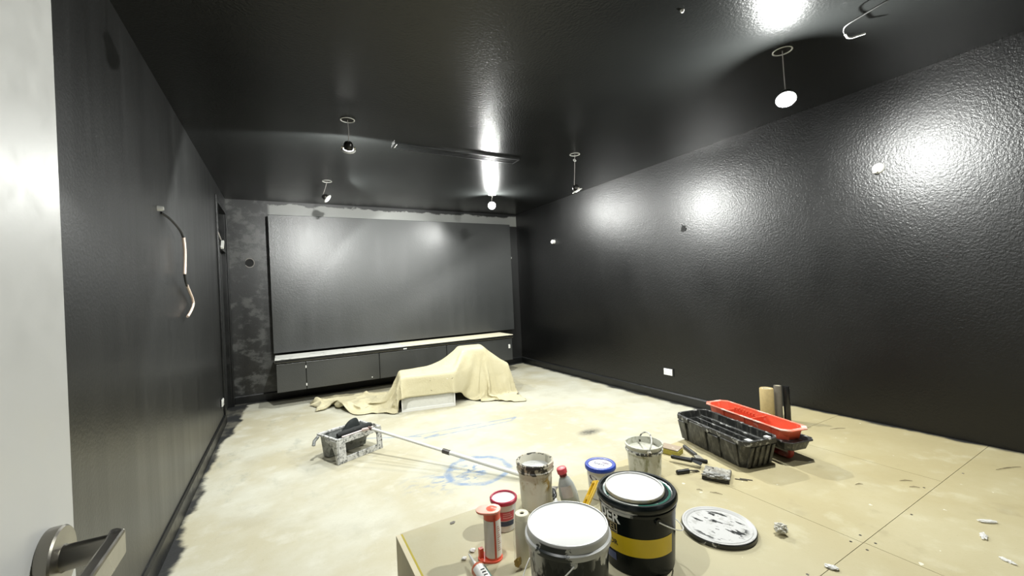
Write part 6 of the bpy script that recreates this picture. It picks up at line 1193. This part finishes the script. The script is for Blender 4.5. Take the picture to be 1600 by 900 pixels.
# roller sleeves standing behind
for x, y, r_, h_, m_, lab, nm in ((3.155, 1.760, .047, .248, plain('tan_nap', (.44, .34, .16), .85, vary=.2, scale=70, bump=.4), 'tan roller sleeve standing on end behind the orange tray', 'roller_sleeve'),
                                  (3.236, 1.722, .026, .262, plain('grey_brown_nap', (.13, .115, .09), .8, vary=.2, scale=70, bump=.3), 'slim grey-brown roller sleeve standing between the tan sleeve and the black tube', 'roller_sleeve'),
                                  (3.272, 1.680, .022, .258, plain('black_shiny_tube', (.012, .012, .012), .2), 'glossy black tube standing to the right of the roller sleeves', 'cardboard_tube')):
    rs = thing(nm, lab, 'roller sleeve' if nm == 'roller_sleeve' else 'tube', (x, y, P), rot=(R(-1), R(.8), 0))
    obj('nap', lathe(B(), [(r_ * .62, .002), (r_ * .95, .0), (r_, .004), (r_, h_ - .006), (r_ * .93, h_), (r_ * .64, h_ - .001), (r_ * .62, h_ - .01)], 40), m_, rs, smooth=True)
    obj('core', lathe(B(), [(r_ * .62, .001), (r_ * .62, h_ - .002), (r_ * .54, h_ - .002), (r_ * .54, .001)], 32), M_CREAM if nm == 'roller_sleeve' else M_BLACK, rs, smooth=True)
    if nm != 'roller_sleeve': obj('pale_edge', patch(B(), lambda z: r_, R(-50), R(-38), .004, h_ - .008, .0012, 2, 4), M_WHITE, rs)

# ------------------------------------------------------------------ hand tools in front of the tub
sp = thing('sanding_block', 'brown topped yellow sanding sponge lying between the pail and the black tub', 'sanding block', (2.105, 1.785, P), rot=(0, 0, R(-74)))
obj('sponge', box(B(), (0, 0, .017), (.125, .085, .034)), plain('yellow_sponge', (.42, .36, .07), .9, vary=.3, scale=120, bump=.5), sp, bevel=.006)
obj('grit_face', box(B(), (0, 0, .0375), (.121, .081, .006)), splat('worn_grit', (.34, .27, .20), (.62, .58, .50), 14, .5, .7, .8), sp, bevel=.003)
def knife(name, label, cat, a, b, w, bladelen, bm_, hm, hr=.013, lift=.0):
    a, b = Vector((a[0], a[1], P)), Vector((b[0], b[1], P)); d = (b - a).normalized(); s = Vector((-d.y, d.x, 0))
    t = thing(name, label, cat, a)
    z = Vector((0, 0, hr + lift))
    rel(obj('handle', tube(B(), smooth_path([a + z, a.lerp(b, .3) + z, a.lerp(b, .75) + z, b + z], 4), [hr * .7] + [hr] * 11 + [hr * .6], 14), hm, smooth=True), t)
    e = b + d * bladelen
    q = [b - s * w * .3, e - s * w * .5, e + s * w * .5, b + s * w * .3]
    zz = [hr + lift, .002 + lift, .002 + lift, hr + lift]
    bm = B(); hexa(bm, [tuple(p + Vector((0, 0, h))) for p, h in zip(q, zz)] + [tuple(p + Vector((0, 0, h + .002))) for p, h in zip(q, zz)])
    rel(obj('blade', bm, bm_), t); return t
M_CRUSTED = splat('plaster_crusted', (.22, .21, .18), (.42, .41, .36), 24, .50, .66, .55, (1, 1, 1), (.20, .19, .16))
knife('scraper', 'black handled scraper lying against the black tub behind the sanding sponge', 'scraper', (2.235, 1.79), (2.175, 1.655), .05, .07, M_CRUSTED, plain('scuffed_black', (.035, .035, .034), .5, vary=.4), .012)
knife('scraper', 'short black scraper pointing at the tub, above the crusted float', 'scraper', (2.150, 1.560), (2.110, 1.640), .055, .06, M_CRUSTED, M_BLACK, .011)
knife('filling_knife', 'filling knife with a smooth black handle in front of the crusted float', 'filling knife', (1.890, 1.570), (1.965, 1.545), .02, .06, M_STEELD, M_TRIM, .012)
knife('paint_brush', 'stubby black brush lying across the knives beside the crusted float', 'brush', (2.005, 1.700), (2.055, 1.590), .05, .05, M_NAP, M_TRIM, .012, .018)
fl = thing('plaster_float', 'square plaster-crusted float lying face up in front of the black tub', 'plastering float', (2.045, 1.430, P), rot=(0, 0, R(28)))
def crust_plate():
    bm = B(); n_ = 16; g_ = []
    for j in range(n_ + 1):
        g_.append([bm.verts.new((-.070 + .14 * i / n_, -.066 + .132 * j / n_, .022 + .008 * noise.noise(Vector((i * .5, j * .5, 3))))) for i in range(n_ + 1)])
    for j in range(n_):
        for i in range(n_): bm.faces.new((g_[j][i], g_[j][i + 1], g_[j + 1][i + 1], g_[j + 1][i]))
    return bm
obj('base', box(B(), (0, 0, .010), (.142, .134, .018)), M_TRIM, fl, bevel=.003)
o = obj('crust', crust_plate(), M_CRUSTED, fl, smooth=True); md = o.modifiers.new('t', 'SOLIDIFY'); md.thickness = .004
o = obj('film', crumple(B(), .05, .5, 5, .40, 1.15, .26, 4, 2.2), plain('shiny_film', (.30, .30, .28), .18, vary=.2, scale=50, bump=.3), fl, smooth=True, loc=(-.058, .0, .030))
for q, off in enumerate((-.012, .012)):
    a = Vector((2.105 + off, 1.352 - off * .5, P + .003)); tag(obj('nail', tube(B(), [a, a + Vector((.035, -.050, .0))], .0022, 8), M_STEELD), ('nail poking out past the near corner of the crusted float' if q == 0 else 'second nail beside the tub side of the crusted float'), 'nail')

# ------------------------------------------------------------------ rubbish and offcuts on the deck
o = obj('paper_ball', drop(crumple(B(), .021, .55, 1.7, 1, 1, .9, 4, 2.3)), splat('crumpled_paper', (.58, .57, .51), (.16, .15, .13), 60, .60, .68, .7), loc=(1.792, .968, P)); tag(o, 'crumpled white paper ball on the deck right of the lid', 'paper ball')
o = obj('paper_scrap', drop(crumple(B(), .016, .4, 4.2, .75, 1.35, .35, 3, 2)), M_WHITE, loc=(1.726, .760, P), rot=(0, 0, .4)); tag(o, 'folded white paper scrap at the bottom edge by the deck joint', 'paper scrap')
for i, (x, y, s, lab) in enumerate(((2.575, .545, .020, 'clear plastic shred at the right edge, farthest of three'), (2.42, .525, .019, 'clear plastic shred at the right edge, middle of three'), (2.285, .44, .015, 'clear plastic shred at the right edge, nearest of three'))):
    bm = B(); crumple(bm, s, .6, 6 + i * 3, .55, 1.4, .22, 3, 2.5); drop(bm)
    tag(obj('plastic_scrap', bm, mat('clear_shred', (.86, .86, .84), .15, alpha=.6), smooth=True, loc=(x, y, P), rot=(0, 0, .8 + i)), lab, 'plastic scrap', 'clear plastic shreds on the deck')
for i, (x0, y0, x1, y1, lab) in enumerate(((3.30, 1.42, 3.40, 1.37, 'dark wood sliver on the deck by the right wall behind the orange tray'), (3.28, .655, 3.43, .595, 'dark wood sliver near the right edge of the deck'),
                                          (2.74, .880, 2.79, .845, 'bent dark staple left of the deck joint'), (2.70, .83, 2.73, .80, 'short dark staple beside the bent one'),
                                          (1.86, 1.345, 1.89, 1.295, 'dark splinter on the deck behind the bucket lid'), (1.83, 1.40, 1.845, 1.375, 'tiny dark splinter left of the float corner'),
                                          (2.52, .985, 2.555, .965, 'dark splinter in the bare deck middle'))):
    a, b = Vector((x0, y0, P + .003)), Vector((x1, y1, P + .003)); m_ = a.lerp(b, .5) + Vector((.004, .004, .001))
    tag(obj('wood_sliver', tube(B(), [a, m_, b], [.0008, .0018, .0008], 6), plain('dark_wood', (.20, .16, .10), .8)), lab, 'sliver', 'slivers and staples on the deck')
o = obj('grey_chip', extrude_poly(B(), [(-.012, -.008), (.004, -.010), (.014, .0), (.010, .009), (-.010, .006)], 0, .003), plain('grey_chip', (.16, .15, .13), .8), loc=(.652, 1.832, P)); tag(o, 'small grey chip on the deck near its left corner', 'chip')
